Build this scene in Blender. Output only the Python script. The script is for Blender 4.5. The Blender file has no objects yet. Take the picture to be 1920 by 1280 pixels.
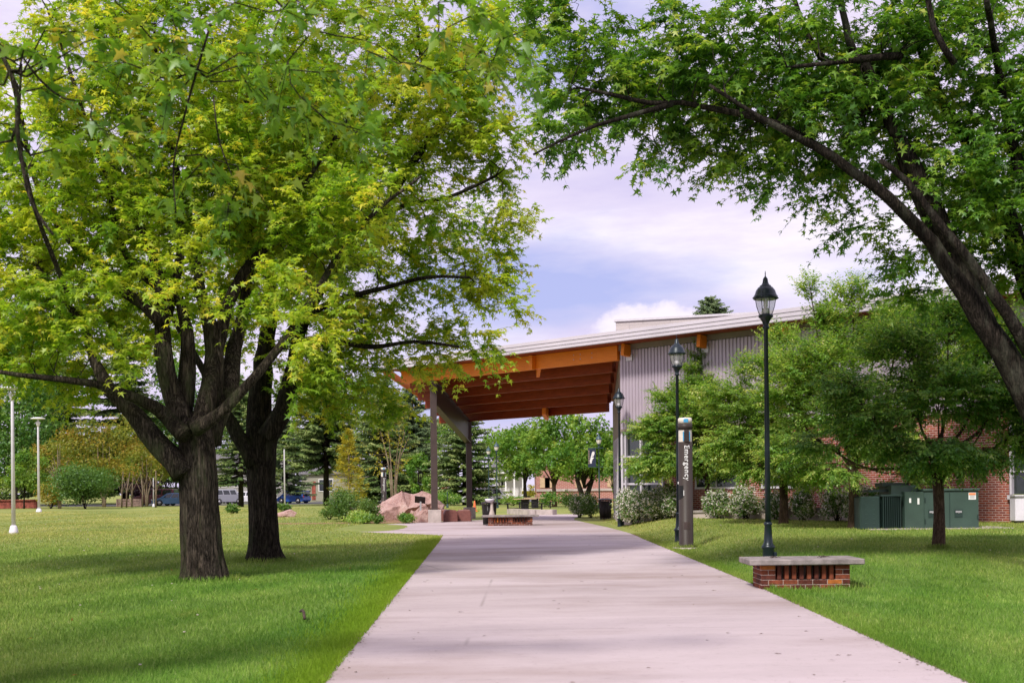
import bpy, math, random
import numpy as np
from mathutils import Vector, Matrix
PI = math.pi
rng = np.random.default_rng(7)
random.seed(7)
S = bpy.context.scene
COL = S.collection

# ------------------------------------------------------------------ camera numbers
F = 2400.0; CX = 960.0; HY = 917.0; EYE = 1.4; ROLL = 0.011
CR, SR = math.cos(ROLL), math.sin(ROLL)
def at(px, py, d):
    u = (px-CX)/F; v = (HY-py)/F
    return Vector(((u*CR+v*SR)*d, d, EYE+(-u*SR+v*CR)*d))
def gx(px, d, py=None):
    py = HY+F*EYE/d if py is None else py
    return at(px, py, d).x
def zat(px, py, d): return at(px, py, d).z

# ------------------------------------------------------------------ terrain
def sstep(t): 
    t = np.clip(t, 0, 1); return t*t*(3-2*t)
def edge_r(y): return np.interp(y, [0, 9, 18.7, 39, 44, 57, 60], [3.0, 3.2, 3.45, 3.62, 3.5, 2.75, 2.4])
def edge_l(y): return np.interp(y, [0, 9.4, 39.7, 60], [-1.2, -1.41, -2.15, -2.3])
def gz(x, y):
    x = np.asarray(x, float); y = np.asarray(y, float)
    R = np.interp(y, [10, 17, 22, 29, 35, 42, 60, 75, 90], [0, .0, .14, .2, .28, .33, .33, .1, 0])
    er = np.interp(y, [0, 9, 18.7, 39, 57, 90], [3.0, 3.2, 3.45, 3.62, 3.7, 3.9])
    z = R*sstep((x-er-.1)/1.9)
    z = z + .42*np.exp(-(((x+11.5)/4.5)**2+((y-73)/8)**2))
    left = sstep((-x-3.2)/3.0)*sstep((y-6)/8)
    z = z + left*.035*(np.sin(x*.55+y*.21)+np.sin(x*.23-y*.37+1.3))
    return z
def g1(x, y): return float(gz(x, y))

# ------------------------------------------------------------------ object helpers
def tag(o, label=None, cat=None, group=None, kind=None):
    if label: o['label'] = label
    if cat: o['category'] = cat
    if group: o['group'] = group
    if kind: o['kind'] = kind
    return o
def thing(name, label, cat, loc=(0, 0, 0), rz=0, group=None, rot=None):
    o = bpy.data.objects.new(name, None); COL.objects.link(o)
    o.location = loc; o.rotation_euler = rot if rot else (0, 0, rz)
    o.empty_display_size = .2
    return tag(o, label, cat, group)
def link(name, me, mat, parent=None):
    o = bpy.data.objects.new(name, me); COL.objects.link(o)
    if mat: me.materials.append(mat)
    if parent: o.parent = parent
    return o
class MB:
    """collects simple shapes and links them as one mesh"""
    def __init__(s): s.v = []; s.f = []; s.smooth = []
    def add(s, vs, fs, sm=False):
        n = len(s.v); s.v += [tuple(v) for v in vs]
        s.f += [tuple(i+n for i in f) for f in fs]; s.smooth += [sm]*len(fs); return s
    def box(s, c, size, M=None, bev=0.0):
        cx, cy, cz = c; a, b, h = size[0]/2, size[1]/2, size[2]/2
        if bev > 0:
            e = min(bev, a*.9, b*.9, h*.9)
            vs = []; 
            for sx in (-1, 1):
                for sy in (-1, 1):
                    for sz in (-1, 1):
                        vs += [(sx*(a-e), sy*(b-e), sz*h), (sx*(a-e), sy*b, sz*(h-e)), (sx*a, sy*(b-e), sz*(h-e))]
            def I(sx, sy, sz, k): return ((sx > 0)*4+(sy > 0)*2+(sz > 0))*3+k
            fs = []
            for z in (-1, 1): fs.append([I(-1, -1, z, 0), I(1, -1, z, 0), I(1, 1, z, 0), I(-1, 1, z, 0)])
            for y in (-1, 1): fs.append([I(-1, y, -1, 1), I(1, y, -1, 1), I(1, y, 1, 1), I(-1, y, 1, 1)])
            for x in (-1, 1): fs.append([I(x, -1, -1, 2), I(x, 1, -1, 2), I(x, 1, 1, 2), I(x, -1, 1, 2)])
            for y in (-1, 1):
                for z in (-1, 1): fs.append([I(-1, y, z, 0), I(1, y, z, 0), I(1, y, z, 1), I(-1, y, z, 1)])
            for x in (-1, 1):
                for z in (-1, 1): fs.append([I(x, -1, z, 0), I(x, 1, z, 0), I(x, 1, z, 2), I(x, -1, z, 2)])
            for x in (-1, 1):
                for y in (-1, 1): fs.append([I(x, y, -1, 1), I(x, y, 1, 1), I(x, y, 1, 2), I(x, y, -1, 2)])
            for x in (-1, 1):
                for y in (-1, 1):
                    for z in (-1, 1): fs.append([I(x, y, z, 0), I(x, y, z, 1), I(x, y, z, 2)])
        else:
            vs = [(x, y, z) for x in (-a, a) for y in (-b, b) for z in (-h, h)]
            fs = [(0, 1, 3, 2), (4, 6, 7, 5), (0, 4, 5, 1), (2, 3, 7, 6), (0, 2, 6, 4), (1, 5, 7, 3)]
        if M: vs = [M @ Vector(v) for v in vs]
        return s.add([(v[0]+cx, v[1]+cy, v[2]+cz) for v in vs], fs)
    def hexa(s, p):   # 8 points: bottom 4 ring, top 4 ring
        return s.add(p, [(3, 2, 1, 0), (4, 5, 6, 7), (0, 1, 5, 4), (1, 2, 6, 5), (2, 3, 7, 6), (3, 0, 4, 7)])
    def beam(s, a, b, w, h, up=(0, 0, 1), top=False):
        a = Vector(a); b = Vector(b); d = (b-a).normalized(); up = Vector(up)
        sd = d.cross(up).normalized()*(w/2); u2 = sd.cross(d).normalized()
        lo, hi = (-h, 0) if top else (-h/2, h/2)
        p = []
        for e in (lo, hi):
            p += [a-sd+u2*e, a+sd+u2*e, b+sd+u2*e, b-sd+u2*e]
        return s.hexa(p)
    def lathe(s, prof, n=16, c=(0, 0, 0), M=None, sm=True, close=True):
        vs = []; fs = []
        for r, z in prof:
            for k in range(n):
                a = 2*PI*k/n; vs.append(Vector((r*math.cos(a), r*math.sin(a), z)))
        for i in range(len(prof)-1):
            for k in range(n):
                k2 = (k+1) % n
                fs.append((i*n+k, i*n+k2, (i+1)*n+k2, (i+1)*n+k))
        if close:
            fs.append(tuple(range(n))[::-1]); fs.append(tuple((len(prof)-1)*n+k for k in range(n)))
        if M: vs = [M @ v for v in vs]
        return s.add([(v.x+c[0], v.y+c[1], v.z+c[2]) for v in vs], fs, sm)
    def tube(s, pts, rads, n=6, sm=True, wob=None):
        pts = [Vector(p) for p in pts]; vs = []; fs = []
        prev = None
        for i, p in enumerate(pts):
            t = (pts[min(i+1, len(pts)-1)]-pts[max(i-1, 0)]).normalized()
            if prev is None:
                a = Vector((0, 0, 1)) if abs(t.z) < .9 else Vector((1, 0, 0))
                x = t.cross(a).normalized()
            else:
                x = (prev-t*prev.dot(t)).normalized()
            prev = x; y = t.cross(x)
            for k in range(n):
                an = 2*PI*k/n; r = rads[i]
                if wob: r *= wob(an, i, p)
                vs.append(p+x*(math.cos(an)*r)+y*(math.sin(an)*r))
        for i in range(len(pts)-1):
            for k in range(n):
                k2 = (k+1) % n; fs.append((i*n+k, i*n+k2, (i+1)*n+k2, (i+1)*n+k))
        if n > 3:
            fs.append(tuple(range(n))[::-1]); fs.append(tuple((len(pts)-1)*n+k for k in range(n)))
        return s.add(vs, fs, sm)
    def prism(s, poly, z0, z1, M=None):
        n = len(poly); vs = [(x, y, z0) for x, y in poly]+[(x, y, z1) for x, y in poly]
        fs = [tuple(range(n))[::-1], tuple(range(n, 2*n))]+[(i, (i+1) % n, (i+1) % n+n, i+n) for i in range(n)]
        if M: vs = [M @ Vector(v) for v in vs]
        return s.add(vs, fs)
    def build(s, name, mat, parent=None):
        me = bpy.data.meshes.new(name); me.from_pydata(s.v, [], s.f)
        me.polygons.foreach_set('use_smooth', s.smooth); me.update()
        return link(name, me, mat, parent)

def npmesh(name, V, faces_flat, per, mat, parent=None, attr=None, smooth=False):
    """V (N,3); faces_flat flat index array with `per` verts per face; attr: per-face float"""
    me = bpy.data.meshes.new(name)
    nf = len(faces_flat)//per
    me.vertices.add(len(V)); me.vertices.foreach_set('co', np.ascontiguousarray(V, dtype=np.float32).ravel())
    me.loops.add(len(faces_flat)); me.loops.foreach_set('vertex_index', np.ascontiguousarray(faces_flat, dtype=np.int32))
    me.polygons.add(nf); me.polygons.foreach_set('loop_start', np.arange(0, nf*per, per, dtype=np.int32))
    if smooth: me.polygons.foreach_set('use_smooth', np.ones(nf, dtype=bool))
    me.update(calc_edges=True)
    if attr is not None:
        a = me.attributes.new('rnd', 'FLOAT', 'FACE'); a.data.foreach_set('value', np.ascontiguousarray(attr, dtype=np.float32))
    return link(name, me, mat, parent)

def copy_tree(o, parent=None):
    c = o.copy(); COL.objects.link(c)
    if parent: c.parent = parent
    for ch in list(o.children): copy_tree(ch, c)
    return c

# ------------------------------------------------------------------ materials
class NT:
    def __init__(s, name):
        s.m = bpy.data.materials.new(name); s.m.use_nodes = True
        s.t = s.m.node_tree; s.t.nodes.clear()
        s.out = s.n('ShaderNodeOutputMaterial')
    def n(s, typ, **kw):
        nd = s.t.nodes.new(typ)
        for k, v in kw.items():
            if k.startswith('i_'): nd.inputs[k[2:].replace('_', ' ')].default_value = v
            else: setattr(nd, k, v)
        return nd
    def l(s, a, b): s.t.links.new(a, b)
    def ramp(s, fac, stops, interp='LINEAR'):
        r = s.n('ShaderNodeValToRGB'); cr = r.color_ramp; cr.interpolation = interp
        while len(cr.elements) < len(stops): cr.elements.new(.5)
        for e, (p, c) in zip(cr.elements, stops):
            e.position = p; e.color = (c[0], c[1], c[2], 1) if len(c) == 3 else c
        s.l(fac, r.inputs[0]); return r.outputs[0]
    def noise(s, scale, detail=4, rough=.55, vec=None, dist=0):
        nz = s.n('ShaderNodeTexNoise'); nz.inputs['Scale'].default_value = scale
        nz.inputs['Detail'].default_value = detail; nz.inputs['Roughness'].default_value = rough
        nz.inputs['Distortion'].default_value = dist
        if vec is not None: s.l(vec, nz.inputs['Vector'])
        return nz.outputs[0]
    def pos(s): return s.n('ShaderNodeNewGeometry').outputs['Position']
    def obj(s): return s.n('ShaderNodeTexCoord').outputs['Object']
    def map(s, vec, scale=(1, 1, 1), rot=(0, 0, 0), loc=(0, 0, 0)):
        mp = s.n('ShaderNodeMapping'); mp.inputs['Scale'].default_value = scale
        mp.inputs['Rotation'].default_value = rot; mp.inputs['Location'].default_value = loc
        s.l(vec, mp.inputs['Vector']); return mp.outputs[0]
    def mix(s, a, b, fac, typ='MIX'):
        m = s.n('ShaderNodeMix', data_type='RGBA', blend_type=typ)
        for v, sock in ((fac, m.inputs[0]), (a, m.inputs[6]), (b, m.inputs[7])):
            if isinstance(v, (int, float)): sock.default_value = v
            elif isinstance(v, tuple): sock.default_value = (*v, 1) if len(v) == 3 else v
            else: s.l(v, sock)
        return m.outputs[2]
    def math(s, op, a, b=None, clamp=False):
        m = s.n('ShaderNodeMath', operation=op, use_clamp=clamp)
        for v, sock in ((a, m.inputs[0]), (b, m.inputs[1])):
            if v is None: continue
            if isinstance(v, (int, float)): sock.default_value = v
            else: s.l(v, sock)
        return m.outputs[0]
    def bump(s, h, strength=.3, dist=.02):
        b = s.n('ShaderNodeBump'); b.inputs['Strength'].default_value = strength
        b.inputs['Distance'].default_value = dist; s.l(h, b.inputs['Height']); return b.outputs[0]
    def pbsdf(s, col, rough=.7, metal=0, normal=None, spec=.4, **kw):
        p = s.n('ShaderNodeBsdfPrincipled')
        if isinstance(col, tuple): p.inputs['Base Color'].default_value = (*col, 1)
        else: s.l(col, p.inputs['Base Color'])
        if isinstance(rough, (int, float)): p.inputs['Roughness'].default_value = rough
        else: s.l(rough, p.inputs['Roughness'])
        p.inputs['Metallic'].default_value = metal; p.inputs['Specular IOR Level'].default_value = spec
        if normal is not None: s.l(normal, p.inputs['Normal'])
        for k, v in kw.items(): p.inputs[k.replace('_', ' ')].default_value = v
        s.l(p.outputs[0], s.out.inputs[0]); return s.m

def m_plain(name, col, rough=.6, metal=0, var=.12, scale=6, spec=.4, bump=.1):
    t = NT(name); v = t.obj(); nz = t.noise(scale, 5, .6, v)
    c2 = tuple(max(0, c*(1-var*1.6)) for c in col); c3 = tuple(min(1, c*(1+var)) for c in col)
    c = t.ramp(nz, [(.3, c2), (.7, c3)])
    return t.pbsdf(c, rough, metal, t.bump(t.noise(scale*8, 3, .6, v), bump, .01), spec)

def m_leaf(name, cols, trans=.4, clump=None, gloss=.06, cscale=.6):
    """cols: list of (pos, rgb) over the per-leaf random; clump: (rgb, lo, hi) mixed in patches"""
    gloss *= .5; t = NT(name); a = t.n('ShaderNodeAttribute', attribute_name='rnd').outputs['Fac']
    c = t.ramp(a, cols)
    if clump:
        nz = t.noise(cscale, 3, .6, t.pos())
        f = t.ramp(nz, [(clump[1], (0, 0, 0)), (clump[2], (1, 1, 1))])
        c = t.mix(c, clump[0], t.math('MULTIPLY', f, .75))
    d = t.n('ShaderNodeBsdfDiffuse'); t.l(c, d.inputs[0])
    tr = t.n('ShaderNodeBsdfTranslucent')
    c2 = t.mix(c, (1.0, 1.0, .45), .45, 'MULTIPLY'); c3 = t.mix(c2, (1.6, 1.55, 1.0), 1.0, 'MULTIPLY'); t.l(c3, tr.inputs[0])
    mx = t.n('ShaderNodeMixShader'); mx.inputs[0].default_value = trans
    t.l(d.outputs[0], mx.inputs[1]); t.l(tr.outputs[0], mx.inputs[2])
    g = t.n('ShaderNodeBsdfGlossy'); g.inputs['Roughness'].default_value = .45; g.inputs[0].default_value = (.8, .85, .9, 1)
    m2 = t.n('ShaderNodeMixShader'); m2.inputs[0].default_value = gloss
    t.l(mx.outputs[0], m2.inputs[1]); t.l(g.outputs[0], m2.inputs[2]); t.l(m2.outputs[0], t.out.inputs[0])
    return t.m

def m_bark(name, dark, light, green=None, scale=1.0, bump=1.0):
    t = NT(name); p = t.pos()
    wv = t.noise(1.0, 5, .7, t.map(p, (16*scale, 16*scale, 2.0*scale)), .25)
    w2 = t.noise(1.0, 4, .7, t.map(p, (45*scale, 45*scale, 9*scale), loc=(3, 1, 7)), .3)
    rg = t.math('MULTIPLY', t.math('ABSOLUTE', t.math('SUBTRACT', wv, .5)), 5.0, True)
    h = t.math('ADD', t.math('MULTIPLY', rg, .60), t.math('MULTIPLY', w2, .55))
    c = t.ramp(h, [(.24, dark), (.42, tuple((a*.7+b*.3) for a, b in zip(dark, light))), (.62, tuple((a*.4+b*.6) for a, b in zip(dark, light))), (.82, light)])
    if green:
        f = t.ramp(t.noise(3.0, 5, .7, t.map(p, (1, 1, .35))), [(.5, (0, 0, 0)), (.66, (1, 1, 1))])
        c = t.mix(c, green, t.math('MULTIPLY', f, .5))
    c = t.mix(c, (.5, .46, .42), t.ramp(t.noise(1.7, 5, .7, t.map(p, (1, 1, .5), loc=(4, 0, 2))), [(.45, (0, 0, 0)), (.62, (.8, .8, .8))]), 'MULTIPLY')
    c = t.mix(c, (.30, .29, .25), t.ramp(t.noise(7, 4, .8, p), [(.66, (0, 0, 0)), (.74, (.35, .35, .35))]))
    return t.pbsdf(c, .95, 0, t.bump(h, bump, .06), .12)

def m_brick(name, c1, c2, mortar, bw=.203, bh=.0677, msize=.01, horiz='xy', scale=1.0, rot=(0, 0, 0)):
    """wall brick in object space: x along the wall, z up"""
    t = NT(name); o = t.obj()
    sp = t.n('ShaderNodeSeparateXYZ'); t.l(o, sp.inputs[0])
    cb = t.n('ShaderNodeCombineXYZ')
    xx = t.math('ADD', sp.outputs[0], sp.outputs[1])
    t.l(xx, cb.inputs[0]); t.l(sp.outputs[2], cb.inputs[1])
    b = t.n('ShaderNodeTexBrick'); b.offset = .5
    t.l(cb.outputs[0], b.inputs['Vector'])
    b.inputs['Scale'].default_value = 1; b.inputs['Brick Width'].default_value = bw; b.inputs['Row Height'].default_value = bh
    b.inputs['Mortar Size'].default_value = msize; b.inputs['Mortar Smooth'].default_value = .1; b.inputs['Bias'].default_value = 0
    b.inputs['Color1'].default_value = (*c1, 1); b.inputs['Color2'].default_value = (*c2, 1); b.inputs['Mortar'].default_value = (*mortar, 1)
    c = t.mix(b.outputs[0], (.7, .6, .55), t.math('MULTIPLY', t.noise(2.0, 6, .7, o), .35), 'MULTIPLY')
    c = t.mix(c, (.62, .62, .6), t.ramp(t.noise(22, 4, .7, o), [(.5, (0, 0, 0)), (.8, (.4, .4, .4))]), 'MULTIPLY')
    h = t.math('SUBTRACT', t.math('MULTIPLY', t.noise(60, 3, .6, o), .2), b.outputs[1])
    return t.pbsdf(c, .85, 0, t.bump(h, .5, .008), .25)

M = {}
def mats():
    lawn(False); lawn(True)
    mats2()
def lawn(blade):
    t = NT('grass_blades' if blade else 'lawn_grass'); p = t.pos()
    big = t.noise(.11, 4, .6, t.map(p, (1, .35, 1)))
    mid = t.noise(.8, 5, .65, t.map(p, (1, .45, 1)))
    fine = t.noise(14, 5, .75, t.map(p, (1, .6, 1)))
    c = t.ramp(mid, [(.3, (.090, .200, .037)), (.5, (.145, .272, .050)), (.7, (.225, .338, .072))])
    c = t.mix(c, (.27, .29, .085), t.ramp(big, [(.42, (0, 0, 0)), (.62, (.6, .6, .6))]))
    # mowing bands running away from the viewer
    wv = t.n('ShaderNodeTexWave', wave_type='BANDS', bands_direction='X'); wv.inputs['Scale'].default_value = .16
    wv.inputs['Distortion'].default_value = 1.2; wv.inputs['Detail'].default_value = 2
    t.l(t.map(p, (1, 1, 1), (0, 0, .38)), wv.inputs['Vector'])
    c = t.mix(c, t.mix(c, (.68, .78, .62), 1.0, 'MULTIPLY'), t.ramp(wv.outputs[1], [(.3, (0, 0, 0)), (.7, (.6, .6, .6))]))
    sp = t.n('ShaderNodeSeparateXYZ'); t.l(p, sp.inputs[0])
    far = t.ramp(t.math('DIVIDE', sp.outputs[1], 100.0), [(.22, (0, 0, 0)), (.40, (.8, .8, .8)), (1.0, (.95, .95, .95))])  # sunlit far lawn against canopy shade up close, painted into the colour by distance
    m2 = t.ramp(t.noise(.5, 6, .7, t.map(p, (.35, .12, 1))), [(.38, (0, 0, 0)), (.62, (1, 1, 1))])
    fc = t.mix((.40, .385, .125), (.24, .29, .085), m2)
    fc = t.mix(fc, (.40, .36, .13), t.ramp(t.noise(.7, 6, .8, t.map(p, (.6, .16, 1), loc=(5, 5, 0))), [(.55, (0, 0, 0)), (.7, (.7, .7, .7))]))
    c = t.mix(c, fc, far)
    pat = t.ramp(t.noise(.35, 6, .75, t.map(p, (1, .5, 1))), [(.60, (0, 0, 0)), (.72, (.5, .5, .5))])
    c = t.mix(c, (.34, .29, .09), pat)
    if blade:
        a = t.n('ShaderNodeAttribute', attribute_name='rnd').outputs['Fac']
        c = t.mix(c, t.ramp(a, [(0, (.75, .85, .7)), (.5, (1.15, 1.2, 1.0)), (.88, (1.5, 1.4, 1.3)), (1, (2.2, 1.6, 2.6))]), 1.0, 'MULTIPLY')
    else:
        c = t.mix(c, (.45, .50, .35), t.math('MULTIPLY', t.math('SUBTRACT', 1.0, fine), .75), 'MULTIPLY')
        M['lawn'] = t.pbsdf(c, .95, 0, t.bump(fine, .8, .04), .1)
        return
    # lusher yellow-green strip of clover along the path edge
    e = t.n('ShaderNodeAttribute', attribute_name='edge').outputs['Fac']
    c = t.mix(c, (.24, .36, .012), t.math('MULTIPLY', e, .6))
    d = t.n('ShaderNodeBsdfDiffuse'); t.l(c, d.inputs[0]); tr = t.n('ShaderNodeBsdfTranslucent'); t.l(c, tr.inputs[0])
    mx = t.n('ShaderNodeMixShader'); mx.inputs[0].default_value = .35; t.l(d.outputs[0], mx.inputs[1]); t.l(tr.outputs[0], mx.inputs[2])
    t.l(mx.outputs[0], t.out.inputs[0]); M['blade'] = t.m
def mats2():
    # path concrete
    t = NT('path_concrete'); p = t.pos()
    c = t.ramp(t.noise(.5, 6, .65, t.map(p, (.6, 1.3, 1))), [(.3, (.455, .378, .388)), (.55, (.535, .448, .460)), (.75, (.58, .492, .506))])
    c = t.mix(c, (.62, .56, .50), t.ramp(t.noise(.16, 5, .65, t.map(p, (.8, 1.7, 1), loc=(3, 1, 0))), [(.47, (0, 0, 0)), (.68, (.9, .9, .9))]), 'MULTIPLY')
    c = t.mix(c, (.55, .5, .47), t.ramp(t.noise(9, 6, .75, p), [(.55, (0, 0, 0)), (.8, (.5, .5, .5))]), 'MULTIPLY')
    brush = t.noise(6, 3, .6, t.map(p, (.25, 16, 1)))
    c = t.mix(c, (.86, .85, .85), t.math('MULTIPLY', brush, .5), 'MULTIPLY')
    spk = t.ramp(t.noise(70, 2, .5, t.map(p, (1, .6, 1))), [(.68, (0, 0, 0)), (.74, (.8, .8, .8))])
    c = t.mix(c, (.25, .21, .18), spk)
    # tooled joints every 4.6 m across and faint cracks
    sp = t.n('ShaderNodeSeparateXYZ'); t.l(p, sp.inputs[0])
    sl = t.math('FLOOR', t.math('DIVIDE', t.math('ADD', sp.outputs[1], 101.1), 4.6)); wnz = t.n('ShaderNodeTexWhiteNoise', noise_dimensions='1D'); t.l(sl, wnz.inputs['W'])
    c = t.mix(c, (.84, .83, .82), wnz.outputs[0], 'MULTIPLY')
    jy = t.math('PINGPONG', t.math('ADD', sp.outputs[1], 1.1), 2.3)
    jm = t.ramp(t.math('ABSOLUTE', t.math('SUBTRACT', jy, 0.0)), [(0, (1, 1, 1)), (.014, (0, 0, 0))])
    c = t.mix(c, (.26, .21, .20), t.math('MULTIPLY', jm, .7))
    vo = t.n('ShaderNodeTexVoronoi', feature='DISTANCE_TO_EDGE'); vo.inputs['Scale'].default_value = .16
    t.l(t.mix(p, t.n('ShaderNodeTexNoise').outputs[1], .06), vo.inputs['Vector'])
    ck = t.ramp(vo.outputs[0], [(0, (1, 1, 1)), (.0035, (0, 0, 0))])
    c = t.mix(c, (.2, .17, .15), t.math('MULTIPLY', t.math('MULTIPLY', ck, t.ramp(t.noise(.4, 2, .5, p), [(.5, (0, 0, 0)), (.6, (1, 1, 1))])), .5))
    M['path'] = t.pbsdf(c, .88, 0, t.bump(brush, .25, .006), .2)
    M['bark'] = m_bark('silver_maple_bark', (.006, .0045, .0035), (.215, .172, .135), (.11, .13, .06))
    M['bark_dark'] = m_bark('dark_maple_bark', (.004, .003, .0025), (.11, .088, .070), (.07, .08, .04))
    M['bark_right'] = m_bark('weathered_maple_bark', (.005, .004, .003), (.092, .070, .058), (.17, .17, .13))  # bark of the right maple, dark with pale grey-green patches
    M['bark_red'] = m_bark('young_tree_bark', (.05, .03, .02), (.24, .165, .115), None, 1.8, .6)
    M['bark_pale'] = m_bark('pale_thin_bark', (.16, .12, .08), (.42, .34, .25), None, 1.5, .4)
    M['leafA'] = m_leaf('maple_leaf_yellow_green', [(0, (.13, .27, .022)), (.4, (.27, .42, .035)), (.75, (.47, .56, .06)), (1, (.74, .62, .09))], .55, ((.54, .52, .07), .54, .70), .05, .9)
    M['leafB'] = m_leaf('maple_leaf_green', [(0, (.05, .14, .018)), (.45, (.115, .255, .03)), (.8, (.25, .40, .05)), (1, (.46, .51, .09))], .5, ((.25, .34, .03), .58, .72), .07, .7)
    M['leafD'] = m_leaf('near_maple_leaf', [(0, (.09, .21, .02)), (.5, (.16, .30, .025)), (.85, (.28, .38, .04)), (1, (.55, .44, .05))], .5, None, .08)
    M['leafC'] = m_leaf('zelkova_leaf', [(0, (.085, .21, .035)), (.5, (.23, .39, .065)), (.85, (.45, .54, .13)), (1, (.64, .60, .25))], .52, ((.17, .28, .035), .5, .7), .06, .9)
    M['leafCd'] = m_leaf('zelkova_leaf_deep', [(0, (.055, .15, .026)), (.55, (.135, .28, .04)), (.9, (.29, .42, .08)), (1, (.42, .48, .14))], .48, None, .06)
    M['leafFar'] = m_leaf('far_maple_leaf', [(0, (.06, .16, .02)), (.5, (.14, .27, .035)), (.9, (.26, .38, .05)), (1, (.40, .44, .10))], .35, ((.26, .33, .05), .5, .66), .03, .35)
    M['needle'] = m_leaf('spruce_needles', [(0, (.035, .075, .024)), (.5, (.10, .16, .045)), (.85, (.23, .30, .09)), (1, (.36, .40, .15))], .25, None, .03)
    M['needleG'] = m_leaf('grey_spruce_needles', [(0, (.05, .085, .045)), (.5, (.12, .175, .08)), (1, (.25, .31, .15))], .25, None, .03)
    M['yellowleaf'] = m_leaf('golden_leaf', [(0, (.20, .20, .02)), (.6, (.42, .38, .035)), (1, (.58, .47, .08))], .35, None, .03)
    M['orangeleaf'] = m_leaf('sumac_leaf', [(0, (.12, .17, .02)), (.45, (.24, .25, .03)), (.8, (.38, .27, .045)), (1, (.45, .22, .05))], .35, ((.12, .22, .03), .5, .62), .03, .25)
    M['purpleleaf'] = m_leaf('purple_leaf', [(0, (.012, .004, .006)), (.7, (.04, .012, .018)), (1, (.10, .03, .035))], .2, None, .05)
    M['shrubleaf'] = m_leaf('shrub_leaf', [(0, (.04, .11, .015)), (.6, (.11, .21, .035)), (1, (.25, .32, .09))], .35, None, .05)
    M['flower'] = m_leaf('white_blossom', [(0, (.55, .50, .47)), (1, (.85, .80, .78))], .3, None, .02)
    M['dryleaf'] = m_leaf('dry_brown_leaf', [(0, (.16, .06, .02)), (1, (.35, .17, .06))], .3, None, .02)
    # architecture ------------------------------------------------
    t = NT('oiled_glulam'); o = t.obj()
    g = t.noise(3, 6, .7, t.map(o, (.5, 14, 22)))
    c = t.ramp(g, [(.25, (.55, .12, .010)), (.5, (.90, .24, .012)), (.75, (.95, .34, .03))])
    lam = t.n('ShaderNodeSeparateXYZ'); t.l(o, lam.inputs[0])
    lm = t.ramp(t.math('PINGPONG', t.math('ADD', lam.outputs[2], 10.0), .019), [(0, (.55, .55, .55)), (.004, (0, 0, 0))])
    c = t.mix(c, (.22, .06, .012), lm)
    M['glulam'] = t.pbsdf(c, .5, 0, None, .35)
    t = NT('red_stained_deck'); o = t.obj()
    c = t.ramp(t.noise(2, 5, .7, t.map(o, (1, 9, 9))), [(.3, (.16, .025, .007)), (.7, (.30, .050, .011))])
    M['deck'] = t.pbsdf(c, .6, 0, None, .25)
    M['steel_brown'] = m_plain('brown_painted_steel', (.062, .040, .036), .45, 0, .12, 3, .5, .03)
    M['fascia'] = m_plain('pale_roof_metal', (.60, .545, .60), .45, .1, .05, .8, .4, .01)
    M['seam'] = m_plain('seam_grey', (.26, .23, .25), .5)
    M['corr'] = m_plain('corrugated_mauve_metal', (.46, .385, .445), .42, .25, .06, .6, .5, .01)
    M['tan'] = m_plain('tan_wall_panel', (.23, .185, .15), .6, 0, .08, 1.5)
    M['alu'] = m_plain('white_aluminium', (.62, .58, .62), .4, .2, .05)
    M['blockwall'] = m_brick('pale_block', (.56, .50, .49), (.50, .45, .45), (.44, .40, .40), .8, .2, .012)
    t = NT('window_glass'); nz = t.noise(.8, 3, .5, t.obj())
    M['glass'] = t.pbsdf(t.ramp(nz, [(.3, (.010, .014, .014)), (.7, (.03, .04, .038))]), .06, 0, t.bump(nz, .04, .05), .9)
    M['brick'] = m_brick('red_brick_wall', (.36, .085, .045), (.20, .050, .040), (.50, .36, .33))
    M['brickfar'] = m_brick('pink_brick_wall', (.42, .16, .125), (.33, .12, .10), (.50, .34, .31), .4, .13, .02)
    M['concrete'] = m_plain('cast_concrete', (.45, .385, .36), .9, 0, .18, 3, .2, .5)
    M['slab'] = m_plain('bench_slab_concrete', (.27, .232, .222), .9, 0, .3, 6, .2, .7)
    M['wallconc'] = m_plain('low_wall_concrete', (.50, .415, .375), .9, 0, .1, 1.2, .2, .4)
    M['cap'] = m_plain('low_wall_cap', (.36, .31, .30), .85, 0, .1, 2, .2, .4)
    M['brickA'] = m_plain('fired_brick_red', (.22, .060, .030), .85, 0, .3, 14, .2, .6)
    M['brickB'] = m_plain('fired_brick_brown', (.105, .030, .020), .85, 0, .3, 14, .2, .6)
    M['brickC'] = m_plain('fired_brick_orange', (.42, .135, .030), .85, 0, .25, 14, .2, .6)
    M['mortar'] = m_plain('grey_mortar', (.44, .35, .31), .95, 0, .2, 20, .1, .6)
    # street furniture --------------------------------------------
    M['lamp'] = m_plain('blue_black_lamp_paint', (.012, .022, .030), .35, .2, .2, 4, .5, .04)
    M['lamp_far'] = m_plain('faded_green_lamp_paint', (.04, .075, .085), .45, .2, .15, 4, .5, .04)
    t = NT('lamp_glass'); gl = t.n('ShaderNodeBsdfGlossy'); gl.inputs['Roughness'].default_value = .08
    tp = t.n('ShaderNodeBsdfTransparent'); tp.inputs[0].default_value = (.93, .93, .95, 1)
    df = t.n('ShaderNodeBsdfDiffuse'); df.inputs[0].default_value = (.72, .70, .70, 1)
    m1 = t.n('ShaderNodeMixShader'); m1.inputs[0].default_value = .22; t.l(tp.outputs[0], m1.inputs[1]); t.l(df.outputs[0], m1.inputs[2])
    m2 = t.n('ShaderNodeMixShader'); m2.inputs[0].default_value = .10; t.l(m1.outputs[0], m2.inputs[1]); t.l(gl.outputs[0], m2.inputs[2])
    t.l(m2.outputs[0], t.out.inputs[0]); M['lglass'] = t.m
    t = NT('frosted_lamp_glass'); M['frost'] = t.pbsdf((.74, .68, .62), .3, 0, None, .5)
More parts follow.
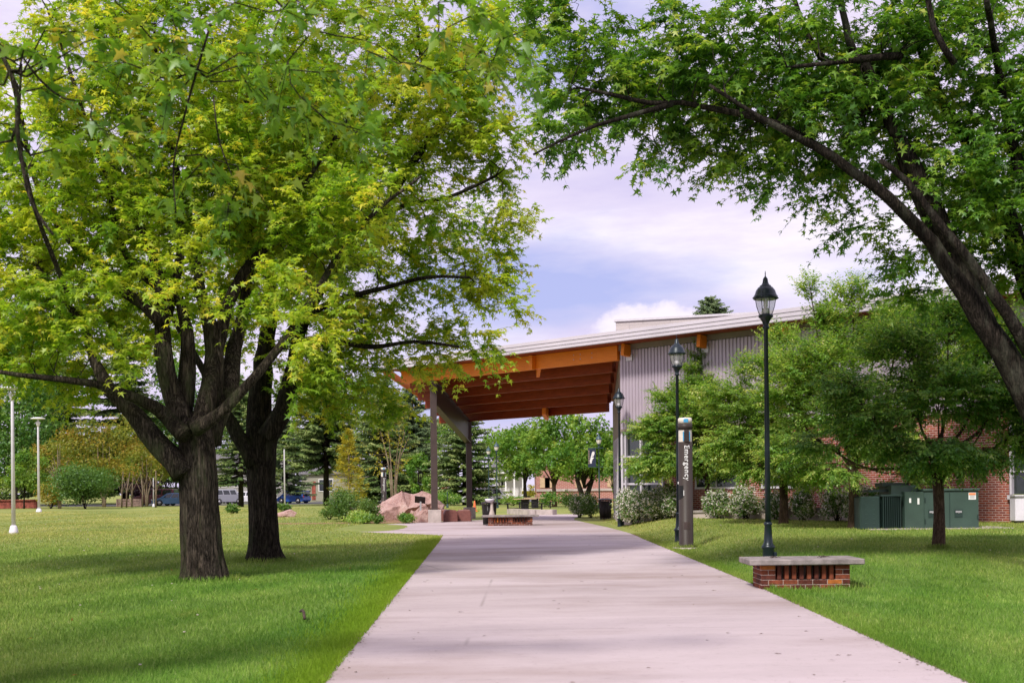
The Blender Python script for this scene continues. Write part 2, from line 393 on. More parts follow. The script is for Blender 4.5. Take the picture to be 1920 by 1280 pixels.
    M['white'] = m_plain('white_enamel', (.78, .76, .77), .4, 0, .05, 3, .5, .02)
    M['pole_grey'] = m_plain('pale_grey_pole', (.74, .70, .78), .5, .0, .08, 2, .4, .03)
    M['kiosk'] = m_plain('brown_kiosk_paint', (.046, .034, .030), .5, .0, .08, 3, .25, .02)
    M['kiosk_dark'] = m_plain('kiosk_recess', (.012, .012, .013), .5)
    M['kiosk_blue'] = m_plain('blue_lens', (.06, .34, .62), .25, 0, .1, 5, .6, .02)
    M['kiosk_tan'] = m_plain('frosted_lens', (.76, .68, .60), .3, 0, .06, 5, .5, .02)
    M['letter'] = m_plain('white_lettering', (.86, .85, .86), .5, 0, .02)
    M['green'] = m_plain('green_cabinet_paint', (.042, .076, .060), .45, .0, .12, 1.5, .5, .03)
    M['green_dark'] = m_plain('green_radiator_paint', (.020, .042, .036), .45, .1, .1, 2, .5, .03)
    M['sticker'] = m_plain('white_sticker', (.80, .80, .80), .5, 0, .03)
    M['orange_st'] = m_plain('orange_warning', (.80, .26, .10), .5, 0, .05)
    M['black'] = m_plain('black_metal', (.018, .016, .018), .4, .3, .2, 5, .5, .03)
    M['can'] = m_plain('brown_black_metal', (.055, .045, .042), .45, .3, .2, 5, .5, .03)
    M['steel'] = m_plain('brushed_steel', (.52, .50, .52), .35, .6, .08, 6, .5, .02)
    M['tabletop'] = m_plain('tan_table_top', (.55, .38, .24), .6, 0, .15, 4)
    M['wood_grey'] = m_plain('weathered_timber', (.25, .17, .15), .85, 0, .3, 5, .2, .5)
    M['redpaint'] = m_plain('dull_red_timber', (.27, .075, .055), .8, 0, .4, 3, .2, .4)
    M['cone'] = m_plain('orange_cone', (.78, .16, .05), .5, 0, .08)
    M['navy'] = m_plain('navy_banner', (.018, .025, .060), .8, 0, .15, 4)
    M['bannerlight'] = m_plain('banner_print', (.70, .66, .68), .8, 0, .1, 8)
    M['bannertan'] = m_plain('banner_gold_print', (.50, .36, .20), .8, 0, .2, 12)
    # stone --------------------------------------------------------
    t = NT('pink_granite'); p = t.obj()
    n1 = t.noise(1.2, 8, .7, p, .4); n2 = t.noise(10, 6, .75, p)
    c = t.ramp(n1, [(.3, (.30, .14, .12)), (.5, (.50, .29, .25)), (.68, (.62, .44, .39))])
    c = t.mix(c, (.62, .58, .55), t.ramp(n2, [(.45, (0, 0, 0)), (.75, (.7, .7, .7))]), 'MULTIPLY')
    n3 = t.noise(45, 4, .8, p)
    c = t.mix(c, (.75, .72, .70), t.ramp(n3, [(.5, (0, 0, 0)), (.62, (.45, .45, .45))]))
    c = t.mix(c, (.16, .10, .09), t.ramp(t.noise(2.3, 7, .8, t.map(p, (1, 1, 3))), [(.56, (0, 0, 0)), (.68, (.6, .6, .6))]))
    M['granite'] = t.pbsdf(c, .85, 0, t.bump(t.math('ADD', n1, t.math('MULTIPLY', n2, .7)), 1.0, .12), .25)
    t = NT('polished_red_granite'); p = t.obj(); n2 = t.noise(9, 6, .8, p)
    c = t.ramp(n2, [(.3, (.13, .045, .04)), (.6, (.22, .085, .07)), (.8, (.34, .18, .15))])
    M['redgranite'] = t.pbsdf(c, .5, 0, t.bump(n2, .3, .01), .4)
    M['mulch'] = m_plain('dry_mulch', (.32, .20, .12), .95, 0, .4, 12, .1, .8)
    M['asphalt'] = m_plain('asphalt', (.12, .115, .12), .9, 0, .2, .6, .2, .3)
    M['dirt'] = m_plain('bare_soil', (.24, .15, .10), .95, 0, .3, 2, .1, .6)
    # cars and houses ----------------------------------------------
    for k, c in dict(carblue=(.035, .11, .42), carblue2=(.06, .14, .30), carwhite=(.72, .70, .76), carsilver=(.48, .48, .54), carmaroon=(.10, .025, .035)).items():
        M[k] = m_plain('paint_'+k, c, .22, .1, .03, 2, .6, .0)
    M['tyre'] = m_plain('tyre_rubber', (.018, .018, .018), .85, 0, .1)
    M['redlight'] = m_plain('tail_lens', (.55, .03, .02), .2, 0, .05)
    M['siding_grey'] = m_brick('grey_lap_siding', (.40, .385, .39), (.38, .37, .38), (.22, .21, .22), 60, .14, .012)
    M['siding_tan'] = m_brick('tan_lap_siding', (.335, .33, .27), (.32, .31, .26), (.20, .19, .16), 60, .16, .012)
    M['siding_white'] = m_brick('white_lap_siding', (.68, .66, .68), (.66, .64, .66), (.45, .43, .45), 60, .16, .012)
    M['shingle'] = m_plain('grey_shingles', (.15, .14, .15), .9, 0, .25, 3)
    M['twig'] = m_plain('dark_twig', (.055, .035, .025), .9, 0, .3, 20)
    M['bits'] = m_plain('leaf_litter', (.22, .165, .125), .9, 0, .5, 3)
mats()
# ------------------------------------------------------------------ vegetation
MAPLE5 = (np.array([[.32, 0, .05], [0, 0, 0], [-.10, .30, -.08], [.22, .20, .02], [.30, .62, -.14], [.42, .20, .02], [1.0, 0, -.16],
                    [.42, -.20, .02], [.30, -.62, -.14], [.22, -.20, .02], [-.10, -.30, -.08]]),
          np.array([[0, 1, 2], [0, 2, 3], [0, 3, 4], [0, 4, 5], [0, 5, 6], [0, 6, 7], [0, 7, 8], [0, 8, 9], [0, 9, 10], [0, 10, 1]]))
MAPLEB = (np.array([[.32, 0, .04], [0, 0, 0], [-.04, .36, -.10], [.24, .15, .02], [.44, .56, -.14], [.46, .13, .02], [1.0, 0, -.2],
                    [.46, -.13, .02], [.44, -.56, -.14], [.24, -.15, .02], [-.04, -.36, -.10]]), MAPLE5[1])
MAPLE3 = (np.array([[.30, 0, .05], [0, 0, 0], [.18, .55, -.14], [.40, .16, .02], [1.0, 0, -.18], [.40, -.16, .02], [.18, -.55, -.14]]),
          np.array([[0, 1, 2], [0, 2, 3], [0, 3, 4], [0, 4, 5], [0, 5, 6], [0, 6, 1]]))
OVAL = (np.array([[0, 0, 0], [.45, .24, -.05], [1, 0, -.12], [.45, -.24, -.05]]), np.array([[0, 1, 2], [0, 2, 3]]))
NEEDLE = (np.array([[0, 0, 0], [.5, .20, -.06], [1, .04, -.22], [.5, -.20, -.06], [.45, 0, .12]]), np.array([[0, 1, 4], [1, 2, 4], [4, 2, 3], [0, 4, 3]]))
def unit(a): return a/np.maximum(np.linalg.norm(a, axis=-1, keepdims=True), 1e-9)
def leafmesh(name, P, A, N, size, tpl, mat, parent=None, rnd=None):
    """P position, A leaf axis, N rough normal, size (n,)"""
    TV, TF = tpl; n = len(P)
    A = unit(A); B = unit(np.cross(N, A)); C = np.cross(A, B)
    V = (P[:, None, :]+size[:, None, None]*(TV[None, :, 0:1]*A[:, None, :]+TV[None, :, 1:2]*B[:, None, :]+TV[None, :, 2:3]*C[:, None, :])).reshape(-1, 3)
    Fx = (TF[None]+(np.arange(n)*len(TV))[:, None, None]).reshape(-1)
    if rnd is None: rnd = rng.random(n)
    return npmesh(name, V, Fx, 3, mat, parent, np.repeat(rnd, len(TF)))

def resample(pts, rads, step):
    P = [Vector(p) for p in pts]; out = []; ro = []
    # Catmull-Rom through the points
    for i in range(len(P)-1):
        p0 = P[max(i-1, 0)]; p1 = P[i]; p2 = P[i+1]; p3 = P[min(i+2, len(P)-1)]
        n = max(2, int((p2-p1).length/step))
        for k in range(n):
            t = k/n; t2 = t*t; t3 = t2*t
            out.append(.5*((2*p1)+(p2-p0)*t+(2*p0-5*p1+4*p2-p3)*t2+(3*p1-p0-3*p2+p3)*t3)); ro.append(rads[i]*(1-t)+rads[i+1]*t)
    out.append(P[-1]); ro.append(rads[-1]); return out, ro

class Tree:
    def __init__(s, name, label, cat, base, group=None):
        s.root = thing(name, label, cat, base, 0, group); s.base = Vector(base)
        s.mb = MB(); s.P = []; s.R = []; s.D = []; s.Q = []
    def limb(s, pts, rads, n=10, step=.25, attract=True, wob=0.0):
        pts, rads = resample(pts, rads, step)
        if wob:
            ph = random.random()*6
            if n > 28:
                from mathutils import noise as mn
                zb = s.base.z
                def w(an, i, p):
                    c, s_ = math.cos(an+ph), math.sin(an+ph)
                    r1 = 1-2*abs(mn.noise(Vector((c*3.1, s_*3.1, p.z*.55)))); r2 = 1-2*abs(mn.noise(Vector((c*8.5, s_*8.5, p.z*1.5+7)))); r3 = mn.noise(Vector((c*1.1, s_*1.1, p.z*.8+3)))
                    fl = max(0, .55-(p.z-zb))/.55
                    return 1+wob*(.55*(r1-.5)+.50*(r2-.5)+1.1*r3)+fl*fl*(.03+.12*math.sin(an*5+ph)+.06*math.sin(an*3))
            else:
              w = lambda an, i, p: 1+wob*(.5*math.sin(an*5+ph+p.z*1.3)+.3*math.sin(an*9+p.z*2.1)+.35*math.sin(an*13-p.z*.7)+.25*math.sin(an*2+p.z*3))
        else: w = None
        for i in range(1, len(pts)-1):
            j = rads[i]*.12 if step > .15 else 0; pts[i] = pts[i]+Vector((random.uniform(-j, j), random.uniform(-j, j), random.uniform(-j, j)))
        s.mb.tube([p-s.base for p in pts], rads, n, True, w)
        if attract:
            for i, (p, r) in enumerate(zip(pts, rads)):
                s.P.append(np.array(p)); s.R.append(r); q = pts[min(i+1, len(pts)-1)]-pts[max(i-1, 0)]
                s.D.append(np.array(q.normalized())); 
    def grow(s, sites, r_k=.010, droop=.0, nsides=5, maxr=.09, zpen=.35):
        sites = np.asarray(sites); P = np.array(s.P)
        d0 = np.array([np.min(np.linalg.norm(P-q, axis=1)) for q in sites])
        order = np.argsort(d0)
        cap = len(P)+len(sites)*9; PP = np.zeros((cap, 3)); PP[:len(P)] = P; n = len(P)
        RR = list(s.R); DD = list(s.D); RA = np.zeros(cap); RA[:n] = s.R
        for k in order:
            q = sites[k]; df = PP[:n]-q; ds = np.linalg.norm(df, axis=1)
            sc = ds+zpen*np.maximum(0, df[:, 2])+.25*(RA[:n] < .008)
            j = int(np.argmin(sc)); a = Vector(PP[j]); b = Vector(q); L = (b-a).length
            if L < .05: continue
            m = max(2, min(8, int(L/.3)+1)); dirp = Vector(DD[j]); 
            c = a+dirp*L*.42+Vector((0, 0, .10*L)); pts = []
            for t in np.linspace(0, 1, m+1):
                p = a*(1-t)**2+c*2*t*(1-t)+b*t*t; p.z -= droop*L*math.sin(t*PI)*.3
                if 0 < t < 1: p += Vector(rng.normal(0, .035*min(L, 1.5), 3))
                pts.append(p)
            r0 = min(RR[j]*.75, .008+r_k*1.25*L+.005*random.random(), maxr); r1 = .0045
            rads = [r0*(1-t)+r1*t for t in np.linspace(0, 1, m+1)]
            s.mb.tube([p-s.base for p in pts], rads, nsides)
            for i in range(1, m+1):
                PP[n] = pts[i]; RA[n] = rads[i]; RR.append(rads[i]); DD.append(np.array((pts[i]-pts[i-1]).normalized())); n += 1
            s.Q.append((np.array(b), DD[-1]))
        s.PPn = n
    def sprays(s, mat, tpl, size, ntw=4, nlf=7, tl=.55, droop=.35, out=.5, trunkmat=None, twigr=.003, flat=0.0, name='crown', hang=.5, cen=None, keep=None):
        pos = []; ax = []; nm = []; sz = []; rd = []
        base = np.array(s.base)
        for (q, dr) in s.Q:
            if cen is not None: o = unit(q-cen); 
            else: o = unit(q-base-np.array((0, 0, 3.0)))
            clump = rng.random()
            for k in range(ntw):
                v = unit(dr*.6+o*out+rng.normal(0, .6, 3)*np.array((1, 1, 1-flat))); v[2] -= droop*rng.random(); v = unit(v)
                L = tl*rng.uniform(.6, 1.25); m = int(nlf*rng.uniform(.7, 1.3))
                ts = np.linspace(.08, 1, m)+rng.normal(0, .02, m)
                pts = q+np.outer(ts*L, v); pts[:, 2] -= droop*.45*L*ts**2
                if twigr: s.mb.tube([Vector(q)-s.base, Vector(pts[m//2])-s.base, Vector(pts[-1])-s.base], [twigr, twigr*.8, twigr*.4], 3)
                side = unit(np.cross(v, np.array((0, 0, 1.0))+rng.normal(0, .15, 3)))
                for sgn in (-1, 1):
                    a = v*.55+side*sgn*.75+rng.normal(0, .28, (m, 3)); a[:, 2] -= hang*rng.random(m)
                    pos.append(pts+unit(a)*.02); ax.append(a)
                    nn = np.array((0, 0, 1.0))*(1.0)+rng.normal(0, .42, (m, 3))*(1-.5*flat)+v*.2; nm.append(nn)
                    sz.append(size*rng.uniform(.5, 1.25, m)*(1-.25*ts)); rd.append(np.clip(.05+.62*clump+rng.normal(.12, .17, m), 0, 1))
        P = np.concatenate(pos)-base; s.n = len(P)
        leafmesh(name, P, np.concatenate(ax), np.concatenate(nm), np.concatenate(sz), tpl, mat, s.root, np.concatenate(rd))
    def finish(s, bark, name='trunk'): s.mb.build(name, bark, s.root)

def ell_sites(ells, dens):
    """ells: (px,py,d, rx,rz,ry); sites biased to the shell"""
    out = []
    for (px, py, d, rx, rz, ry) in ells:
        c = np.array(at(px, py, d)); n = max(3, int(dens*(rx*ry+rx*rz+ry*rz)))
        v = unit(rng.normal(0, 1, (n, 3))); r = rng.random(n)**.45
        out.append(c+v*r[:, None]*np.array((rx, ry, rz)))
    return np.concatenate(out)
def stems(root, base, pts, r0, bark, n=3):
    mb = MB(); b = Vector(base)
    for q in pts:
        q = Vector(q); a = Vector((random.uniform(-.1, .1), random.uniform(-.1, .1), -.05)); m = (a+q)*.5+Vector((random.uniform(-.1, .1)*q.length, 0, .1*q.length))
        mb.tube([a, m*.8+a*.2, q], [r0, r0*.7, r0*.25], 5)
    mb.build('stem', bark, root)

def crown_tree(name, label, cat, px, d, top, w, mat, bark, h_trunk, size=.3, dens=1.0, nblob=26, tpl=MAPLE3, group=None, base_z=None, rd=None, trunk_r=.16, low=None, shape=1.0, multi=1, dark=.0, hang=.3):
    """tree standing at pixel column px, distance d: crown from the trunk height to pixel row `top`, w pixels wide"""
    x = gx(px, d); z0 = g1(x, d) if base_z is None else base_z
    zt = zat(px, top, d)-z0; W = w/F*d/2; base = (x, d, z0)
    root = thing(name, label, cat, base, 0, group)
    mb = MB(); H = zt-h_trunk; ctr = np.array((0, 0, h_trunk+H*.48))
    rx, rz, ry = W, H*.54, (rd or W*.85)
    blobs = []
    for i in range(nblob):
        v = unit(rng.normal(0, 1, 3)); v[2] = v[2]*.95
        rr = rng.uniform(.45, .82); taper = 1-max(0, v[2])*(1-1/(.35+shape))*.5
        blobs.append((ctr+v*rr*np.array((rx*taper, ry*taper, rz)), rng.uniform(.26, .42)))
    P = []; Nn = []; rr_ = []
    area = (rx*rz*2+ry*rz*2)*4.2*dens
    per = max(20, int(area/(size*size)/nblob*2.6))
    for c, br in blobs:
        v = unit(rng.normal(0, 1, (per, 3))); r = rng.random(per)**.33*rng.uniform(.8, 1.15, per)
        sc = np.array((rx, ry, max(rz*.75, rx*.4)))*br
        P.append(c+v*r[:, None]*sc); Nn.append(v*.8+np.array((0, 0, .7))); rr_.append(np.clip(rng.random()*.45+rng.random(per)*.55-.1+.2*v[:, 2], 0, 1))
    P = np.concatenate(P); Nn = np.concatenate(Nn)+rng.normal(0, .45, (len(P), 3)); rr_ = np.concatenate(rr_)
    zlo = (low if low is not None else h_trunk*.75); k = P[:, 2] > zlo; P = P[k]; Nn = Nn[k]; rr_ = rr_[k]
    A = rng.normal(0, 1, (len(P), 3)); A[:, 2] -= hang
    leafmesh('crown', P, A, Nn, size*rng.uniform(.55, 1.2, len(P)), tpl, mat, root, rr_)
    for m in range(multi):
        off = 0 if multi == 1 else (m-(multi-1)/2)*trunk_r*1.6
        lean = random.uniform(-.05, .05)*h_trunk+off*2
        mb.tube([(off*.3, 0, -.15), (off*.5+lean*.2, 0, h_trunk*.5), (off+lean, 0, h_trunk*1.15), (off*1.5+lean, 0, h_trunk+H*.6)], [trunk_r*1.35, trunk_r, trunk_r*.8, trunk_r*.2], 9)
    for c, br in blobs[:16]:
        a = Vector((0, 0, h_trunk*random.uniform(.8, 1.3))); b = Vector(c); mid = a*.5+b*.5+Vector((0, 0, -.06*(b-a).length))
        mb.tube([a, mid, b], [trunk_r*.45, trunk_r*.25, trunk_r*.06], 5)
    mb.build('trunk', bark, root)
    return root

def spruce(name, label, px, d, top, w, mat, lowz=.6, nwh=26, group=None, size=.38, cat='tree', bare=0.0, base_z=None):
    x = gx(px, d); z0 = g1(x, d) if base_z is None else base_z; H = zat(px, top, d)-z0; W = w/F*d/2
    root = thing(name, label, cat, (x, d, z0), 0, group); mb = MB()
    mb.tube([(0, 0, -.1), (0, 0, H*.5), (0, 0, H*.98)], [.018*H+.05, .012*H+.02, .01], 8)
    P = []; A = []; Nn = []; sz = []; rd = []
    for i in range(nwh*9):
        t = ((i+random.random())/(nwh*9))**1.08*.985; z = lowz+(H-lowz)*t; L = W*((1-t)**.8)*random.uniform(.75, 1.1)+.15
        nb = 1
        for k in range(nb):
            a = 2*PI*random.random(); l = L*random.uniform(.6, 1.12); dv = np.array((math.cos(a), math.sin(a), 0))
            m = max(3, int(l/(size*.30))); ts = np.linspace(.12 if t > .3 else .25, 1, m)
            pts = np.outer(ts*l, dv); drp = .10*l+.22*l*(1-t)
            pts[:, 2] = z-drp*ts+.16*l*ts**2.2*1.2
            mb.tube([(0, 0, z), tuple(pts[m//2]), tuple(pts[-1])], [.010*l+.012, .008*l+.006, .005], 4)
            sd = np.array((-dv[1], dv[0], 0)); clump = random.random()*.5
            for sgn in (-1.3, -.5, .5, 1.3):
                if bare and random.random() < bare: continue
                P.append(pts+rng.normal(0, size*.08, pts.shape)); a2 = dv*.8+sd*sgn*.85+rng.normal(0, .2, pts.shape); a2[:, 2] -= .25+.35*abs(sgn > 1); A.append(a2)
                nn = np.tile(np.array((0, 0, 1.0)), (m, 1))+rng.normal(0, .55, pts.shape); Nn.append(nn)
                sz.append(size*rng.uniform(.7, 1.25, m)*(1-.35*ts)); rd.append(np.clip(clump+.45*ts+rng.normal(0, .12, m), 0, 1))
    leafmesh('crown', np.concatenate(P), np.concatenate(A), np.concatenate(Nn), np.concatenate(sz), NEEDLE, mat, root, np.concatenate(rd))
    mb.build('trunk', M['bark_dark'], root); return root

def shrub(name, label, cat, x, y, w, h, mat, size=.09, n=900, group=None, dep=None, flower=0, fl_size=.06, tpl=OVAL, bark='bark_dark', nst=7, up=.3, z0=None, skirt=.15):
    z = g1(x, y) if z0 is None else z0
    root = thing(name, label, cat, (x, y, z), random.uniform(-.3, .3), group); dep = dep or w
    nb = 12; n = int(n*1.9); P = []; Nn = []; rd = []; tips = []
    for i in range(nb):
        v = unit(rng.normal(0, 1, 3)); c = np.array((v[0]*w*.27, v[1]*dep*.27, h*(.52+.27*v[2]))); tips.append(tuple(c))
        m = n//nb; u = unit(rng.normal(0, 1, (m, 3))); r = rng.random(m)**.4*rng.uniform(.85, 1.2, m)
        P.append(c+u*r[:, None]*np.array((w*.27, dep*.27, h*.28))); Nn.append(u+np.array((0, 0, .6))); rd.append(np.clip(rng.random()*.4+rng.random(m)*.6, 0, 1))
    P = np.concatenate(P); Nn = np.concatenate(Nn)+rng.normal(0, .4, P.shape); k = P[:, 2] > skirt*h*rng.random(len(P))
    A = rng.normal(0, 1, P.shape); A[:, 2] += up
    P, Nn, A = P[k], Nn[k], A[k]; R_ = np.concatenate(rd)[k]
    leafmesh('foliage', P, A, Nn, size*rng.uniform(.6, 1.2, len(P)), tpl, mat, root, R_)
    if flower:
        idx = rng.choice(len(P), min(flower, len(P)), replace=False); Q = P[idx]; o = unit(Q-np.array((0, 0, h*.5)))
        Q = Q+o*.03; cl = 3
        Q = np.repeat(Q, cl, axis=0)+rng.normal(0, fl_size*.5, (len(Q)*cl, 3))
        leafmesh('blossom', Q, rng.normal(0, 1, Q.shape), np.repeat(o, cl, axis=0)+rng.normal(0, .3, Q.shape), fl_size*rng.uniform(.6, 1.2, len(Q)), MAPLE3, M['flower'], root)
    stems(root, (x, y, z), tips[:nst], .012+.006*h, M[bark])
    return root
# ------------------------------------------------------------------ camera, light, sky
cam = bpy.data.cameras.new('camera'); cam.sensor_width = 36; cam.lens = F/1920*36; cam.clip_end = 3000; cam.clip_start = .1
cam.shift_y = (HY-640)/1920
cam.dof.use_dof = True; cam.dof.focus_distance = 34; cam.dof.aperture_fstop = 4.2
co = bpy.data.objects.new('camera', cam); COL.objects.link(co); S.camera = co
co.matrix_world = Matrix.Translation((0, 0, EYE)) @ Matrix.Rotation(PI/2, 4, 'X') @ Matrix.Rotation(-ROLL, 4, 'Z')
EL = math.radians(47); AZ = math.radians(206)     # azimuth clockwise from +Y
sd = Vector((math.sin(AZ)*math.cos(EL), math.cos(AZ)*math.cos(EL), math.sin(EL)))
sl = bpy.data.lights.new('sun', 'SUN'); sl.energy = 4.4; sl.angle = math.radians(8.0); sl.color = (1, .955, .87)
so = bpy.data.objects.new('sun', sl); COL.objects.link(so); so.location = (0, 0, 30); so.rotation_euler = sd.to_track_quat('Z', 'Y').to_euler()
w = bpy.data.worlds.new('World'); S.world = w; w.use_nodes = True; nt = w.node_tree; nt.nodes.clear()
def wn(t, **k):
    n = nt.nodes.new(t)
    for a, b in k.items(): setattr(n, a, b)
    return n
L = nt.links.new
out = wn('ShaderNodeOutputWorld'); bg = wn('ShaderNodeBackground'); bg.inputs[1].default_value = .112; L(bg.outputs[0], out.inputs[0])
sky = wn('ShaderNodeTexSky', sky_type='NISHITA', sun_disc=False, sun_elevation=EL, sun_rotation=AZ)
tc = wn('ShaderNodeTexCoord')
def wmap(sc, loc): m = wn('ShaderNodeMapping'); m.inputs['Scale'].default_value = sc; m.inputs['Location'].default_value = loc; L(tc.outputs['Generated'], m.inputs[0]); return m.outputs[0]
def wnoise(v, s, d, r): n = wn('ShaderNodeTexNoise'); n.inputs['Scale'].default_value = s; n.inputs['Detail'].default_value = d; n.inputs['Roughness'].default_value = r; L(v, n.inputs['Vector']); return n.outputs[0]
def wramp(f, st):
    r = wn('ShaderNodeValToRGB'); 
    while len(r.color_ramp.elements) < len(st): r.color_ramp.elements.new(.5)
    for e, (p, c) in zip(r.color_ramp.elements, st): e.position = p; e.color = (*c, 1)
    L(f, r.inputs[0]); return r.outputs[0]
def wmix(a, b, f):
    m = wn('ShaderNodeMix', data_type='RGBA'); 
    for v, s_ in ((f, m.inputs[0]), (a, m.inputs[6]), (b, m.inputs[7])):
        if isinstance(v, (int, float)): s_.default_value = v
        elif isinstance(v, tuple): s_.default_value = (*v, 1)
        else: L(v, s_)
    return m.outputs[2]
cl = wnoise(wmap((1.0, 1.0, 3.4), (0.0, 0.0, 0.0)), 2.6, 7, .52)
nrm_ = wn('ShaderNodeVectorMath', operation='NORMALIZE'); L(tc.outputs['Generated'], nrm_.inputs[0])
def blob(c, sc, r0, r1):
    s1 = wn('ShaderNodeVectorMath', operation='SUBTRACT'); L(nrm_.outputs[0], s1.inputs[0]); s1.inputs[1].default_value = c
    s2 = wn('ShaderNodeVectorMath', operation='MULTIPLY'); L(s1.outputs[0], s2.inputs[0]); s2.inputs[1].default_value = sc
    ln = wn('ShaderNodeVectorMath', operation='LENGTH'); L(s2.outputs[0], ln.inputs[0])
    mr = wn('ShaderNodeMapRange', interpolation_type='SMOOTHSTEP'); L(ln.outputs['Value'], mr.inputs[0]); mr.inputs[1].default_value = r0; mr.inputs[2].default_value = r1; mr.inputs[3].default_value = 1; mr.inputs[4].default_value = 0
    return mr.outputs[0]
def wmath(op, a, b):
    m = wn('ShaderNodeMath', operation=op)
    for v, s_ in ((a, m.inputs[0]), (b, m.inputs[1])):
        if isinstance(v, (int, float)): s_.default_value = v
        else: L(v, s_)
    return m.outputs[0]
cl = wmath('ADD', wmath('ADD', wmath('MULTIPLY', wmath('SUBTRACT', cl, .5), 1.3), .60), wmath('MULTIPLY', blob((.03, .98, .165), (1.0, 1, 3.6), .03, .20), -.34))
puff = wnoise(wmap((1, 1, 1.3), (4, 2, 0)), 26, 6, .6)
pm = wn('ShaderNodeMapRange', interpolation_type='SMOOTHSTEP'); L(wmath('ADD', blob((.115, .985, .122), (.9, 1, 2.2), .0, .075), wmath('MULTIPLY', wmath('SUBTRACT', puff, .5), 1.5)), pm.inputs[0]); pm.inputs[1].default_value = .35; pm.inputs[2].default_value = .75; puffr = pm.outputs[0]
cl = wmath('ADD', cl, wmath('MULTIPLY', puffr, .28))
cover = wramp(cl, [(.36, (0, 0, 0)), (.54, (.85, .85, .85)), (.70, (1, 1, 1))])
shade = wnoise(wmap((1.3, 1.3, 6.0), (2.0, 0, 1.2)), 3.0, 8, .6)
ccol = wramp(shade, [(.32, (6.6, 5.9, 8.3)), (.5, (7.9, 7.1, 8.9)), (.66, (9.6, 9.0, 9.8))])
blue = wmix(sky.outputs[0], (4.7, 4.9, 8.7), .8)
L(wmix(wmix(blue, ccol, cover), (9.6, 9.1, 9.9), wmath('MULTIPLY', puffr, .75)), bg.inputs[0])
S.view_settings.view_transform = 'Standard'; S.view_settings.look = 'None'; S.view_settings.exposure = 0; S.view_settings.gamma = 1
S.render.engine = 'CYCLES'; S.cycles.max_bounces = 7; S.cycles.diffuse_bounces = 4; S.cycles.transmission_bounces = 4; S.cycles.transparent_max_bounces = 6; S.cycles.glossy_bounces = 2
S.cycles.use_adaptive_sampling = True; S.cycles.adaptive_threshold = .02
S.cycles.use_denoising = True; S.cycles.caustics_reflective = False; S.cycles.caustics_refractive = False

# ------------------------------------------------------------------ ground, path, parking
def axis(lims):
    o = []
    for a, b, st in lims: o += list(np.arange(a, b, st))
    return np.array(o+[lims[-1][1]])
X = axis([(-700, -100, 60), (-100, -20, 4), (-20, -5, .6), (-5, 7, .3), (7, 20, .6), (20, 100, 4), (100, 700, 60)])
Y = axis([(-60, 6, 3), (6, 30, .35), (30, 100, 1), (100, 200, 10), (200, 1200, 100)])
GX, GY = np.meshgrid(X, Y); V = np.stack([GX, GY, gz(GX, GY)], -1).reshape(-1, 3)
nx = len(X); ii = (np.arange(len(Y)-1)[:, None]*nx+np.arange(nx-1)[None]).ravel()
tag(npmesh('ground', V, np.stack([ii, ii+1, ii+nx+1, ii+nx], -1).ravel(), 4, M['lawn'], smooth=True), kind='structure')
R_ = [(float(edge_r(y)), y) for y in (-8, 0, 5, 9, 14, 18.7, 24, 30, 35, 39, 42, 46, 50, 54, 57)]
R_ += [(2.9, 60), (3.5, 66), (3.9, 70)]
L_ = [(-1.0, 70), (-.9, 64), (-1.3, 59), (-2.2, 58.2), (-3.6, 56.3), (-4.6, 54.6), (-5.6, 51.5), (-5.95, 49), (-6.1, 46.5), (-5.9, 44.9), (-5.3, 43.9), (-3.8, 42.0), (-2.6, 40.4), (-2.15, 39.4)]
L_ += [(float(edge_l(y)), y) for y in (35, 30, 24, 19, 14, 9.4, 5, 0, -8)]
mb = MB(); mb.prism(R_+L_, -.12, .012); tag(mb.build('path', M['path']), kind='structure')
mb = MB(); mb.prism([(-75, 142), (14, 142), (14, 178), (-75, 178)], -.05, .03); tag(mb.build('parking_lot', M['asphalt']), kind='structure')
mb = MB(); mb.prism([(-11.5, 56.5), (-8.5, 55.2), (-4.4, 55.4), (-3.3, 56.6), (-3.6, 62), (-6, 66), (-11, 65)], -.05, .018); 
mb.build('planting_bed', M['mulch'])['kind'] = 'structure'

